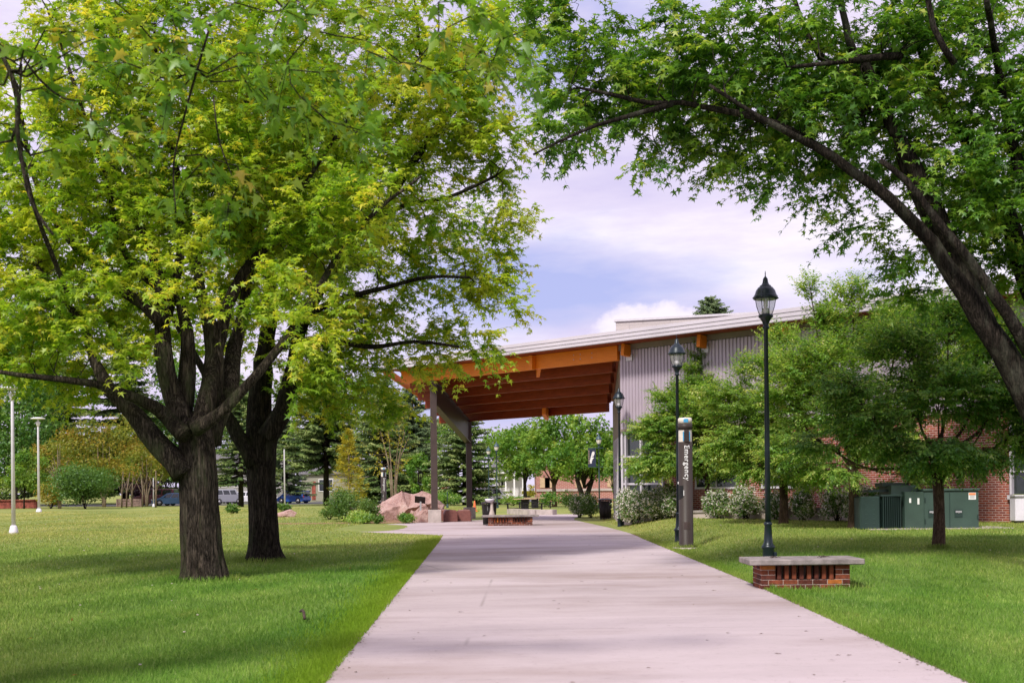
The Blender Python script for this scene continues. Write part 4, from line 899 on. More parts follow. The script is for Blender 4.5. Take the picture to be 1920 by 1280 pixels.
# ------------------------------------------------------------------ hall with the timber canopy
def hall():
    BX, BY = 4.05, 47.4; ang = math.atan2(-.727, .687)
    root = thing('hall_building', 'long hall with mauve ribbed metal wall, brick base and pale sloped roof edge', 'building', (BX, BY, 0), ang)
    ca, sa = math.cos(-ang), math.sin(-ang)
    def loc(p): return Vector(((p[0]-BX)*ca-(p[1]-BY)*sa, (p[0]-BX)*sa+(p[1]-BY)*ca, p[2]))
    # ribbed metal wall
    z0, z1 = 3.57, 6.46; pitch = .152; x = 0; pr = []
    while x < 17.6:
        pr += [(x, 0), (x+.055, 0), (x+.072, -.034), (x+.135, -.034)]; x += pitch
    vs = [(a, b, z0) for a, b in pr]+[(a, b, z1) for a, b in pr]; n = len(pr)
    mb = MB(); mb.add(vs, [(i, i+1, i+1+n, i+n) for i in range(n-1)]); mb.build('ribbed_wall', M['corr'], root)
    mb = MB(); mb.box((8.8, .14, 5.0), (17.6, .24, 3.2)); mb.box((8.8, .06, 6.58), (17.8, .22, .20)); mb.box((8.8, -.01, 3.53), (17.7, .16, .08)); mb.build('wall_trim', M['tan'], root)
    # side wall going back from the corner
    C = loc((4.38, 55.2, 0)); sdv = Vector((C.x, C.y, 0)).normalized()
    A0 = Vector((0, 0, 0)); A1 = Vector((C.x, C.y, 0)); nrm = Vector((-sdv.y, sdv.x, 0))
    mb = MB(); off = -nrm*.1 if nrm.x > 0 else nrm*.1
    mb.beam(Vector((0, .12, 3.35))+sdv*.1, A1+Vector((0, 0, 3.35)), .2, 3.1, top=False) if False else None
    L0 = A1.length
    rot = Matrix.Rotation(math.atan2(sdv.y, sdv.x), 4, 'Z')
    def side(mb, a0, a1, zz0, zz1, th=.1, o=0.0):
        # slab along the side wall from a0 to a1 metres, o = proud of the face (towards the canopy)
        p = [rot @ Vector(v) for v in ((a0, -o-0, zz0), (a1, -o-0, zz0), (a1, -o-th, zz0), (a0, -o-th, zz0), (a0, -o, zz1), (a1, -o, zz1), (a1, -o-th, zz1), (a0, -o-th, zz1))]
        mb.hexa(p)
    mb = MB(); 
    side(mb, .05, L0, 3.4, 4.6, .16, .0); 
    p = [rot @ Vector(v) for v in ((.05, 0, 4.6), (L0, 0, 4.6), (L0, -.16, 4.6), (.05, -.16, 4.6), (.05, 0, 6.4), (L0, 0, 4.95), (L0, -.16, 4.95), (.05, -.16, 6.4))]; mb.hexa(p)
    mb.build('side_wall', M['tan'], root)
    g = MB(); side(g, .08, L0-.05, .35, 3.4, .02, .07); gp = g.build('side_glass', M['glass'], root)
    f = MB()
    for k in range(10): a = .05+k*(L0-.1)/9; side(f, a, a+.06, .3, 3.4, .14, .0)
    for zz in (.3, 1.0, 1.75, 2.55, 3.33): side(f, .115, L0-.05, zz, zz+.06, .10, .02)
    f.build('side_mullions', M['alu'], root)
    mb = MB(); side(mb, 0, L0, 0, .3, .25, 0); mb.build('side_sill', M['concrete'], root)
    # front glazing
    mb = MB(); mb.box((1.05, .12, 1.95), (1.95, .03, 3.1)); mb.build('window_glass', M['glass'], root)
    f = MB()
    for a in (.05, .22, .95, 1.98): f.box((a, .06, 1.95), (.07, .14, 3.14))
    for zz in (.42, 1.55, 2.55, 3.45): f.box((1.015, .065, zz), (1.86, .10, .07))
    f.build('window_frame', M['alu'], root)
    mb = MB(); mb.box((1.05, .1, .2), (2.0, .3, .4)); mb.build('window_sill', M['concrete'], root)
    # brick lower wall to the right
    mb = MB(); mb.box((8.45, .13, 1.65), (12.7, .24, 3.7)); mb.build('brick_wall', M['brick'], root)
    w2 = MB()
    for a in (4.4, 7.2): 
        gl = MB(); gl.box((a, -.0, 2.2), (1.7, .04, 1.6)); o = gl.build('window', M['glass'], root)
        fr = MB(); fr.box((a, -.01, 3.03), (1.86, .08, .07)); fr.box((a, -.01, 1.37), (1.86, .08, .07)); fr.box((a-.88, -.012, 2.2), (.07, .075, 1.59)); fr.box((a+.88, -.012, 2.2), (.07, .075, 1.59)); fr.box((a, -.012, 2.2), (.06, .07, 1.59)); fr.build('frame', M['alu'], o)
    mb = MB(); mb.box((16.2, .16, .45), (2.78, .24, 1.0)); mb.build('brick_dado', M['brick'], root)
    gl = MB(); gl.box((16.2, .2, 2.3), (2.76, .04, 2.4)); o = gl.build('end_window', M['glass'], root)
    fr = MB(); fr.box((16.2, .05, 1.02), (2.8, .3, .12)); fr.box((14.85, .1, 2.35), (.06, .16, 2.5)); fr.box((15.9, .13, 2.35), (.05, .1, 2.5)); fr.box((16.2, .131, 1.75), (2.7, .09, .03)); fr.build('window_frame', M['alu'], o)
    # curved sun fins on the side wall
    for k in range(4):
        f = MB(); c = rot @ Vector((.9+k*1.25, -.18, 0)); pts = []
        ax = rot @ Vector((0, -1, 0))
        for j in range(7):
            q = j/6; pts.append(c+ax*(.95*math.sin(q*1.35))+Vector((0, 0, 3.62+.32*(1-math.cos(q*1.5))*1.0)))
        for a, b in zip(pts[:-1], pts[1:]): f.beam(a, b+(b-a)*.02, .5, .05, up=Vector((0, 0, 1)))
        f.build('sun_fin', M['steel_brown'], root)
    # roof: deck, fascia
    XL, XR = -13.1, 17.9
    def rz(y): return 6.67-max(0, y)*.26
    D = loc((-2.07, 62.0, 0)); slx = -.70/.716
    def q(x, y, z): return (x, y, z)
    mb = MB(); back = 5.75; sh = -.72*back
    p = [(XL, -1.02, 6.68), (XR, -1.02, 6.68), (XR, 0, 6.68), (XL, 0, 6.68)]
    mb.hexa([(a, b, c) for a, b, c in p]+[(a, b, c+.08) for a, b, c in p])
    p = [(XL, .0, 6.68), (-.0, .0, 6.68), (sh-.1, back+.3, 5.18), (XL+sh, back+.3, 5.18)]
    mb.hexa(p+[(a, b, c+.08) for a, b, c in p]); mb.build('soffit', M['deck'], root)
    mb = MB(); 
    for p in ([(XL-.05, -1.04, 6.79), (XR, -1.04, 6.79), (XR, .0, 6.79), (XL-.05, .0, 6.79)], [(0, .003, 6.79), (XR, .003, 6.79), (XR, 9, 5.9), (0, 9, 5.9)],
              [(XL-.05, .003, 6.79), (-.003, .003, 6.79), (sh-.1, back+.3, 5.29), (XL+sh-.05, back+.3, 5.29)]): mb.hexa(p+[(a, b, c+.25) for a, b, c in p]); mb.build('roof', M['fascia'], root)
    mb = MB(); mb.box(((XL+XR)/2, -1.06, 6.875), (XR-XL+.1, .03, .38)); 
    fa = mb.build('fascia', M['fascia'], root)
    s_ = MB(); s_.box(((XL+XR)/2, -1.085, 6.80), (XR-XL+.1, .012, .014)); s_.box(((XL+XR)/2, -1.085, 6.94), (XR-XL+.1, .012, .014)); s_.box(((XL+XR)/2, -1.05, 6.672), (XR-XL+.1, .05, .02)); s_.build('seam', M['seam'], fa)
    # left roof edge board
    mb = MB(); mb.beam((XL-.03, -1.0, 6.80), (XL+sh-.03, back+.5, 5.3), .06, .34); mb.build('gable_board', M['glulam'], root)
    # front glulam beam and the five behind it
    A = Vector((-10.8, 0, 0))
    mb = MB(); mb.box((-6.43, .0, 6.40), (12.8, .24, .54)); mb.build('front_beam', M['glulam'], root)
    for k in range(1, 6):
        fr = k/5; y = 5.5*fr; xr = C.x*fr*1.0-.2; xl = -12.8-4.0*fr; z = 6.13-1.43*fr
        mb = MB(); mb.box(((xl+xr)/2, y, z+.27), (xr-xl, .22, .54)); mb.build('rear_beam', M['deck'], root)
    for xx in (.5, 4.0, 7.5, 11.0, 14.5):
        mb = MB(); mb.beam((xx, -.42, 6.46), (xx, -.04, 6.42), .15, .42, top=False)
        mb.build('bracket', M['glulam'], root)
        if xx > 0: 
            b2 = MB(); b2.box((xx, -.05, 6.18), (.30, .04, .22)); b2.build('bracket_plate', M['alu'], root)
    for xx in (-4.4, -11.05):
        mb = MB(); mb.beam((xx, -.34, 6.38), (xx, -.13, 6.38), .17, .56, top=False); mb.beam((xx, .14, 6.26), (xx-.55, .6, 6.02), .13, .30); mb.build('bracket', M['glulam'], root)
    mb = MB(); mb.beam((-8.6, 4.55, 4.92), (-9.2, 5.35, 4.72), .16, .44); mb.build('bracket', M['glulam'], root)
    for xx in (-1.9, -1.3, -2.25): 
        for zz in (6.33, 6.5): mb = MB(); mb.box((xx, -.125, zz), (.03, .02, .03)); mb.build('bolt', M['steel'], root)
    # steel posts and the deep sloping steel beam
    P1 = Vector((-10.8, 0.02, 0)); P2 = Vector((D.x, D.y, 0))
    for P, zt, zb in ((P1, 6.12, .55), (P2, 4.72, .55)):
        a2 = -ang
        mb = MB(); R = Matrix.Rotation(a2+.1, 4, 'Z'); mb.box((P.x, P.y, (zt+zb)/2), (.27, .30, zt-zb), R); mb.build('post', M['steel_brown'], root)
        mb = MB(); mb.box((P.x, P.y, .24), (.56, .56, .64), R, .02); mb.build('post_plinth', M['concrete'], root)
    mb = MB(); dv = (P2-P1).normalized()
    a = P1+dv*.17+Vector((0, 0, 6.1)); b = P2-dv*.17+Vector((0, 0, 4.72)); mb.beam(a, b, .10, 1.02, top=True); mb.beam(a+Vector((0, 0, -1.02)), b+Vector((0, 0, -1.02)), .30, .04, top=True); mb.beam(a+Vector((0, 0, .0)), b, .30, .03, top=True)
    mb.build('steel_beam', M['steel_brown'], root)
hall()
def upper():
    p = [(4.95, 60), (14.2, 56.8), (16, 63), (6.6, 66)]
    root = thing('rear_block', 'pale masonry block rising behind the hall roof', 'building', (4.95, 60, 0))
    mb = MB(); a = math.atan2(-3.2, 9.25); Lw = math.hypot(9.25, 3.2); R = Matrix.Rotation(a, 4, 'Z')
    mb.box((0, 0, 4.6), (Lw, 5.5, 9.2)); 
    mb.v = [tuple(R @ Vector((v[0]+Lw/2, v[1]+2.75, v[2]))) for v in mb.v]; mb.build('wall', M['blockwall'], root)
    mb = MB(); mb.box((Lw/2, 2.75, 9.24), (Lw+.15, 5.65, .10)); mb.v = [tuple(R @ Vector(v)) for v in mb.v]; mb.build('parapet_cap', M['alu'], root)
upper()
def low_wall():
    root = thing('low_wall', 'long low concrete wall in front of the hall behind the white shrubs', 'wall', (0, 0, 0))
    a = Vector((gx(1175, 47.0), 47.0, 0)); b = Vector((gx(1660, 38.4), 38.4, 0)); m = MB()
    za, zb = g1(a.x, a.y), g1(b.x, b.y)
    m.beam(a+Vector((0, 0, za+.10)), b+Vector((0, 0, zb+.10)), .25, .60); m.build('wall_body', M['wallconc'], root)
    m = MB(); m.beam(a+Vector((0, 0, za+.44)), b+Vector((0, 0, zb+.44)), .34, .08); m.build('cap', M['cap'], root)
low_wall()

# ------------------------------------------------------------------ benches of brick with a concrete slab
def brick_bench(px, d, wbase, wslab, bays, label, depth=.75, zoff=0, rz=0, sl=0.0):
    x = gx(px, d); z = g1(x, d)+zoff
    root = thing('brick_bench', label, 'bench', (x, d, z), rz, 'brick benches with concrete slabs')
    cols = {k: MB() for k in ('brickA', 'brickB', 'brickC')}
    H = .067; g = .009; dp = depth*.72; fx = -wbase/2
    core = MB(); core.box((0, dp/2, .03), (wbase-.012, dp-.012, .20)); pier = .20
    piers = [(-wbase/2+pier/2)+i*(wbase-pier)/bays for i in range(bays+1)]
    for p in piers: core.box((p, dp/2, .245), (pier-.012, dp-.012, .235))
    core.box((0, dp/2+.02, .24), (wbase-pier*1.5, .06, .22)); 
    def br(c, s):
        k = random.choices(['brickA', 'brickB', 'brickC'], [5, 4, .8])[0]; cols[k].box(c, s, None, .004)
    def course(x0, x1, z, off, y=0.0, face=True):
        xx = x0-off; 
        while xx < x1-.01:
            a = max(xx, x0); b = min(xx+.20, x1); xx += .20
            if b-a > .03: br(((a+b)/2, y+.05, z+H/2), (b-a-g, .10, H-g)); br(((a+b)/2, dp-.05, z+H/2), (b-a-g, .10, H-g))
    def sidec(xs, z, off):
        yy = .1-off
        while yy < dp-.1-.01:
            a = max(yy, .1); b = min(yy+.2, dp-.1); yy += .2
            if b-a > .03: br((xs, (a+b)/2, z+H/2), (.10, b-a-g, H-g))
    for c in range(-1, 2):
        z0 = c*H+.0; course(-wbase/2, wbase/2, z0, .1*(c % 2))
        for s_ in (-1, 1): sidec(s_*(wbase/2-.05), z0, .1*(c % 2))
    for c in range(2, 5):
        z0 = c*H
        for p in piers: course(p-pier/2, p+pier/2, z0, .1*(c % 2))
        for s_ in (-1, 1): sidec(s_*(wbase/2-.05), z0, .1*(c % 2))
    for a, b in zip(piers[:-1], piers[1:]):
        x0 = a+pier/2; x1 = b-pier/2; n = max(3, int((x1-x0)/.1)); st = (x1-x0)/n
        for i in range(n):
            k = random.choices(['brickA', 'brickB', 'brickC'], [5, 4, .9])[0]
            for yy in (.06, dp-.06): cols[k].box((x0+st*(i+.5), yy, 2*H+.1), (.056, .10, 3*H-.008), None, .004)
    allm = MB(); mi = []
    for j, m_ in enumerate([core]+list(cols.values())): allm.add(m_.v, m_.f); mi += [j]*len(m_.f)
    ob = allm.build('brick_base', M['mortar'], root)
    for k in cols: ob.data.materials.append(M[k])
    ob.data.polygons.foreach_set('material_index', mi)
    m = MB(); m.box((sl, dp/2, 5*H+.040), (wslab, depth, .078), None, .012); m.build('slab', M['slab'], root)
    return root, z+5*H+.079
b1, zs = brick_bench(1511, 17.35, 1.21, 1.55, 1, 'brick bench with concrete slab on the grass in front of the nearest lamp post', .86)
b2, zs2 = brick_bench(957, 49.3, 1.72, 2.2, 2, 'wider brick bench at the far end of the path beside the drinking fountain', .8, rz=.0)
# twigs left on the near slab and a stick on the lawn
for i, (px, s_) in enumerate(((1455, 1.0), (1547, 1.2))):
    x = gx(px, 17.6); mb = MB()
    for k in range(5):
        a = random.uniform(-.6, .6); l = .035*s_; o = random.uniform(-.05, .05)
        mb.tube([(o-l*math.cos(a), k*.008-l*math.sin(a), .006), (o, k*.008, .014+.004*k), (o+l*math.cos(a), k*.008+l*math.sin(a), .008)], [.004, .005, .002], 5)
    o = mb.build('twig_litter', M['twig']); o.location = (x, 17.62, zs+.0)
    tag(o, ['thin curled seeds and twig bits lying on the left part of the near bench slab', 'thicker dark twig cluster lying on the right part of the near bench slab'][i], 'twigs')
mb = MB(); mb.tube([(-.045, .16, .03), (-.01, .05, .05), (.02, -.06, .05), (.045, -.17, .02)], [.006, .010, .010, .009], 7)
o = mb.build('stick', M['twig']); x, y = gx(567, 13.9, 1157), 13.9; o.location = (x, y, g1(x, y)+.02); o.scale = (1.7, 1.9, 1.7); tag(o, 'short dark stick lying on the lawn left of the path', 'stick')

# ------------------------------------------------------------------ lamp posts
def lamp(label, mat='lamp', name='lamp_post'):
    root = thing(name, label, 'lamp post', (0, 0, 0), 0, 'lantern lamp posts along the path')
    m = MB(); m.lathe([(.105, -.1), (.105, .02), (.098, .05), (.098, .24), (.118, .27), (.118, .30), (.098, .32), (.078, .36), (.060, .66), (.072, .67), (.072, .70), (.052, .72)], 16); m.build('base', M[mat], root)
    m = MB(); m.box((.11, -.03, .12), (.06, .09, .16), None, .015); m.build('access_cover', M[mat], root)
    m = MB(); m.lathe([(.050, .70), (.046, 2.0), (.036, 4.06), (.058, 4.07), (.058, 4.10), (.045, 4.12), (.06, 4.18), (.10, 4.25), (.128, 4.27), (.128, 4.31), (.11, 4.315)], 16); m.build('pole', M[mat], root)
    g = MB(); g.lathe([(.105, 4.313), (.13, 4.36), (.163, 4.46), (.182, 4.58)], 20, close=False); gl = g.build('lamp_glass', M['lglass' if mat == 'lamp' else 'frost'], root)
    c = MB()
    for k in range(8):
        a = 2*PI*k/8+.2; c.tube([(r*math.cos(a), r*math.sin(a), z) for r, z in ((.108, 4.312), (.133, 4.36), (.166, 4.46), (.186, 4.585))], [.0045]*4, 4)
    c.build('cage', M[mat], gl)
    s_ = MB(); s_.lathe([(.07, 4.31), (.07, 4.42), (.05, 4.425)], 12); s_.lathe([(.02, 4.42), (.038, 4.46), (.038, 4.54), (.015, 4.58)], 10); s_.build('bulb', M['white'], gl)
    h = MB(); h.lathe([(.19, 4.575), (.208, 4.58), (.212, 4.625), (.20, 4.64), (.188, 4.66), (.165, 4.73), (.125, 4.785), (.098, 4.80), (.098, 4.815), (.07, 4.83), (.05, 4.87), (.042, 4.93), (.022, 4.965), (.008, 4.975)], 22); hd = h.build('hood', M[mat], root)
    for k in range(6):
        a = 2*PI*k/6; h2 = MB(); h2.lathe([(.012, -.012), (.026, 0), (.012, .012)], 8); 
        b = h2.build('hood_boss', M[mat], hd); b.location = (.208*math.cos(a), .208*math.sin(a), 4.60)
    f = MB(); f.lathe([(.006, 4.97), (.012, 4.985), (.005, 5.0), (.012, 5.015), (.005, 5.03), (.009, 5.04), (.002, 5.075)], 8); f.build('finial', M[mat], root)
    return root
def put(o, px, d, top=None, basez=None, H=5.07):
    x = gx(px, d); z = g1(x, d); o.location = (x, d, z)
    if top is not None:
        zt = zat(px, top, d); s_ = (zt-z)/H; o.scale = (1, 1, s_) if False else (s_, s_, s_)
LP = [(1441, 22.3, 508, 'tallest nearest lantern lamp post rising behind the near brick bench'),
      (1273, 32.2, 627, 'lantern lamp post standing directly behind the brown emergency kiosk'),
      (1163, 46.5, 722, 'lantern lamp post on the lawn at the corner of the hall'),
      (1124, 82, 810, 'lantern lamp post carrying the navy banner'),
      (917, 105, 834, 'lower leftmost of the three far lamp posts seen under the canopy'),
      (932, 96, 825, 'tallest middle lamp post of the far three under the canopy'),
      (936.5, 125, 847, 'shortest rightmost lamp post of the far three under the canopy')]
la = lamp('x', 'lamp'); lb = None
for i, (px, d, top, lab) in enumerate(LP):
    if i == 0: o = la
    elif i < 3: o = copy_tree(la)
    elif lb is None: o = lb = lamp('x', 'lamp_far')
    else: o = copy_tree(lb)
    o['label'] = lab; put(o, px, d, top)
    if i == 0: LB = o
def banner():
    d = 82; x = gx(1111, d); root = thing('banner', 'navy banner with a pale figure print hanging left of its lamp post', 'banner', (x, d, 0))
    k = F/d; zt = zat(1111, 841, d); zb = zat(1111, 874, d); w = 14.5/k
    m = MB(); m.box((0, 0, (zt+zb)/2), (w, .02, zt-zb)); c = m.build('cloth', M['navy'], root)
    
    for zz in (zt+.05, zb-.03): m = MB(); m.box((.25, 0, zz), (w+.5, .04, .04)); m.build('banner_arm', M['lamp_far'], root)
    h = zt-zb; Z = (zt+zb)/2
    m = MB(); pl = [(-.02, .02), (.10, .10), (.16, .26), (.14, .36), (.06, .40), (.00, .30), (-.04, .14), (-.08, -.02), (-.13, -.2), (-.10, -.38), (-.02, -.36), (.0, -.2), (.05, -.08), (.12, -.02), (.09, .02)]
    m.add([(a*1.1, -.014, Z+b*h*.9) for a, b in pl], [tuple(range(len(pl)))]); m.build('print', M['bannerlight'], c)
    m = MB()
    for i in range(8): m.box((-w/2+.055, -.013, Z+h*(.38-.1*i)), (.045, .008, h*.06))
    m.build('print_border', M['bannertan'], c)
banner()

# ------------------------------------------------------------------ emergency kiosks
def text_mesh(body, size, name, mat, parent, M4, ext=.004):
    cu = bpy.data.curves.new(name, 'FONT'); cu.body = body; cu.size = size; cu.extrude = ext; cu.align_x = 'CENTER'; cu.align_y = 'CENTER'; cu.space_character = 1.12; cu.offset = size*.008
    to = bpy.data.objects.new(name, cu); COL.objects.link(to)
    dg = bpy.context.evaluated_depsgraph_get(); me = bpy.data.meshes.new_from_object(to.evaluated_get(dg)); me.transform(M4)
    bpy.data.objects.remove(to); me.name = name
    return link(name, me, mat, parent)
def kiosk(px, d, top, label, rz=0, scale_to=2.82):
    x = gx(px, d); z = g1(x, d); root = thing('emergency_kiosk', label, 'emergency phone', (x, d, z), rz, 'brown emergency call towers')
    s_ = (zat(px, top, d)-z)/scale_to; root.scale = (s_, s_, s_); r = .155
    m = MB(); m.lathe([(r+.008, -.05), (r+.008, .05), (r, .06), (r, 2.30)], 32); m.lathe([(r-.035, 2.30), (r-.035, 2.56)], 24); m.lathe([(r+.003, 2.56), (r+.003, 2.69)], 32)
    m.box((.012, -r+.012, 2.43), (.10, .05, .27)); m.build('body', M['kiosk'], root)
    m = MB(); m.lathe([(r-.010, 2.30), (r-.010, 2.56)], 32, close=False); w_ = m.build('lens_window', M['kiosk_tan'], root)
    m = MB(); m.box((-.055, -.145, 2.42), (.022, .02, .20)); m.box((.078, -.128, 2.42), (.02, .02, .2)); m.build('blue_lamp', M['kiosk_blue'], w_)
    m = MB(); m.lathe([(r-.004, 2.69), (r-.004, 2.80), (r-.03, 2.82)], 32); c = m.build('top_lens', M['kiosk_tan'], root)
    m = MB(); m.box((.0, -r-.0, 2.755), (.10, .012, .075)); m.build('blue_strobe', M['kiosk_blue'], c)
    m = MB(); pl = [(-.155, 1.05), (-.06, 1.05), (-.035, 1.10), (-.035, 1.34), (-.155, 1.34)]
    arc = []
    for i in range(7):
        a = math.radians(185+i*10); arc.append(((r+.003)*math.cos(a), (r+.003)*math.sin(a)))
    vs = [(a, b, 1.06+.05*(i/6)**2) for i, (a, b) in enumerate(arc)]+[(a, b, 1.36) for a, b in arc]
    m.add(vs, [(i, i+1, i+8, i+7) for i in range(6)]); m.build('phone_recess', M['kiosk_dark'], root)
    m = MB(); m.box((-r-.008, -.03, 1.42), (.02, .03, .05)); m.box((-.058, -.148, 1.20), (.016, .016, .12), None, .004); m.build('call_button', M['white'], root)
    m = MB(); arc = [((r+.003)*math.cos(math.radians(a)), (r+.003)*math.sin(math.radians(a))) for a in range(245, 305, 10)]
    m.add([(a, b, .42) for a, b in arc]+[(a, b, .58) for a, b in arc], [(i, i+1, i+7, i+6) for i in range(5)]); m.build('access_panel', M['steel_brown'], root)
    t = text_mesh('Emergency', .155, 'lettering', M['letter'], root, Matrix.Translation((0, 0, 1.85)) @ Matrix.Rotation(PI/2, 4, 'X') @ Matrix.Rotation(-PI/2, 4, 'Z'), .002)
    # wrap the word round the tube
    for v in t.data.vertices:
        a = (v.co.x+.012)/r; rr = r+.003-v.co.y*1.0
        v.co.x = rr*math.sin(a); v.co.y = -rr*math.cos(a)
    return root
k1 = kiosk(1287, 29, 783, 'brown emergency call tower on the right lawn with white vertical word', -.02)
mb = MB(); mb.lathe([(.30, -.05), (.30, .03), (.28, .035)], 24); mb.build('pad', M['concrete'], k1)
kiosk(720, 66, 876, 'small distant emergency call tower behind the pink boulder', .25)

# ------------------------------------------------------------------ electric cabinets
def cabinet():
    d = 33.2; x0, x1 = gx(1733, d), gx(1836, d); z = g1((x0+x1)/2, d)
    root = thing('transformer', 'green transformer cabinet with finned radiators and warning sticker', 'transformer', (x0, d, z)); W_ = x1-x0
    m = MB(); m.box((W_/2, .45, .45), (W_, .9, 1.06), None, .015); body = m.build('door_cabinet', M['green'], root)
    m = MB(); m.box((W_/2, .44, 1.01), (W_+.05, .96, .06), None, .01); m.build('lid', M['green'], body)
    m = MB(); m.add([(-.004, -.003, 0), (-.004, .9, 0), (-.55, .9, 0), (-.42, .25, 0), (-.004, -.003, .97), (-.004, .9, .97), (-.55, .9, .97), (-.42, .25, .97)], [(0, 3, 7, 4), (3, 2, 6, 7), (2, 1, 5, 6), (4, 7, 6, 5), (1, 0, 4, 5)])
    sd_ = m.build('side_panel', M['green'], root)
    m = MB(); m.box((W_/2-.35, .5, -.03), (W_+2.3, 1.5, .10)); m.build('pad', M['concrete'], root)
    m = MB(); m.box((W_*.47, -.004, .46), (.014, .012, .95)); m.box((.03, -.01, .75), (.03, .02, .12)); m.box((.03, -.01, .2), (.03, .02, .12)); m.box((W_-.03, -.01, .3), (.03, .02, .12)); m.build('door_seam', M['green_dark'], body)
    m = MB(); m.box((-.35, .95, .55), (.75, 1.1, 1.18)); m.box((-.5, 1.1, 1.16), (.7, .7, .10)); m.build('tank', M['green'], root)
    m = MB()
    for i in range(9): m.box((-1.03+i*.058, .30+.012*i, .42), (.014, .5, .86))
    m.box((-.80, .40, .88), (.56, .6, .04)); m.box((-.80, .68, .42), (.56, .05, .84)); m.build('radiator', M['green_dark'], root)
    m = MB(); m.box((-1.36, .55, .42), (.54, .9, .88), None, .04); m.box((-.95, .9, 1.0), (.6, .5, .06)); m.build('side_tank', M['green_dark'], root)
    m = MB()
    for i in range(6):
        for j in (-1.47, -1.27): m.box((j, .095, .16+i*.12), (.05, .01, .012))
    m.build('bolt', M['green'], root)
    for xx in (.16, .66):
        m = MB(); m.box((W_*xx/ .8 if False else xx*1.36, -.006, .40), (.20, .016, .20)); h = m.build('handle_recess', M['green_dark'], root)
        m = MB(); m.box((xx*1.36, -.018, .44), (.16, .014, .05)); m.box((xx*1.36, -.026, .42), (.03, .015, .03)); m.build('handle', M['steel'], h)
    m = MB(); m.box((W_-.17, -.004, .84), (.19, .01, .18)); st = m.build('sticker', M['sticker'], root)
    m = MB(); m.box((W_-.17, -.012, .895), (.17, .006, .055)); m.build('sticker_header', M['orange_st'], st)
    m = MB(); 
    for i in range(3): m.box((W_-.17, -.012, .845-i*.028), (.13, .004, .007))
    m.build('sticker_lines', M['seam'], st)
    m = MB()
    for (a, b, zz, hh, ww) in ((.12, .08, .72, .16, .05), (.30, .14, .74, .12, .05)):
        y = .25*(a/.42)-.012; m.box((-a, y, zz), (ww, .012, hh), Matrix.Rotation(-.54, 4, 'Z'))
    m.build('sticker', M['sticker'], root)
cabinet()
def meter():
    d = 35.9; x = gx(1903, d); z = g1(x, d); root = thing('meter_box', 'pale grey utility box at the right edge below the window', 'utility box', (x, d, z))
    m = MB(); m.box((.38, .2, .42), (.72, .4, .70), None, .015); m.build('body', M['pole_grey'], root)
    m = MB(); m.box((.38, .18, .785), (.78, .48, .03)); m.build('lid', M['pole_grey'], root)
    m = MB(); m.box((.38, .2, .02), (.66, .34, .10)); m.build('base', M['black'], root)
meter()

# ------------------------------------------------------------------ bins, fountain, tables, stones, plaque
def bin_(px, d, label, top=None, s_=1.0):
    x = gx(px, d); z = max(g1(x, d), .01); root = thing('litter_bin', label, 'litter bin', (x, d, z), 0, 'slatted metal litter bins'); root.scale = (s_,)*3
    m = MB(); m.lathe([(.20, .04), (.25, .80)], 20); m.build('liner', M['black'], root)
    m = MB()
    for k in range(26):
        a = 2*PI*k/26; c, s2 = math.cos(a), math.sin(a)
        m.tube([(.235*c, .235*s2, .03), (.25*c, .25*s2, .35), (.285*c, .285*s2, .80), (.315*c, .315*s2, .87)], [.014, .014, .014, .014], 4)
    m.build('slats', M['can'], root)
    m = MB(); m.lathe([(.29, .84), (.325, .86), (.325, .88), (.29, .89), (.16, .93), (.15, .90)], 20); m.lathe([(.245, .0), (.255, .04), (.23, .05)], 20); m.build('rim', M['can'], root)
bin_(917.5, 50.6, 'slatted bin behind the left end of the far brick bench')
bin_(1135.5, 57, 'dark slatted bin beside the flowering shrub near the hall corner')
def fountain():
    d = 51.2; x = gx(923, d-.5); root = thing('drinking_fountain', 'pale metal drinking fountain behind the far brick bench', 'drinking fountain', (x, 50.25, .012))
    m = MB(); m.lathe([(.13, 0), (.12, .40), (.10, .48), (.065, .60), (.055, .86), (.07, .90)], 16); m.build('pedestal', M['wallconc'], root)
    m = MB(); m.lathe([(.08, .88), (.16, .93), (.19, .99), (.19, 1.03), (.17, 1.03), (.12, .98)], 18, (-.08, 0, 0)); bw = m.build('bowl', M['pole_grey'], root)
    m = MB(); m.tube([(.04, 0, 1.0), (.04, 0, 1.08), (0, 0, 1.10), (-.03, 0, 1.08)], [.012]*4, 6); m.build('spout', M['steel'], bw)
fountain()
def picnic(px, d, label, rz):
    x = gx(px, d); root = thing('picnic_table', label, 'picnic table', (x, d, g1(x, d)), rz, 'picnic tables with black pedestals')
    m = MB(); m.box((0, 0, .76), (1.5, .85, .045), None, .02); m.build('table_top', M['tabletop'], root)
    m = MB(); m.box((0, 0, .38), (.5, .22, .74), None, .02); m.box((0, 0, .04), (.9, .6, .06)); m.build('pedestal', M['black'], root)
    for a, b in ((-1, 0), (1, 0), (0, -1), (0, 1)):
        m = MB(); cx, cy = a*1.12, b*.82; m.box((cx, cy, .46), (.42, .34, .05), None, .02); m.box((cx, cy, .22), (.1, .1, .45)); m.tube([(0, 0, .15), (cx, cy, .2)], [.035, .035], 6)
        m.build('seat', M['black'], root)
picnic(984, 84, 'left picnic table with tan top under the far tree', .1)
picnic(1003, 93, 'right, farther picnic table with tan top under the far tree', -.15)
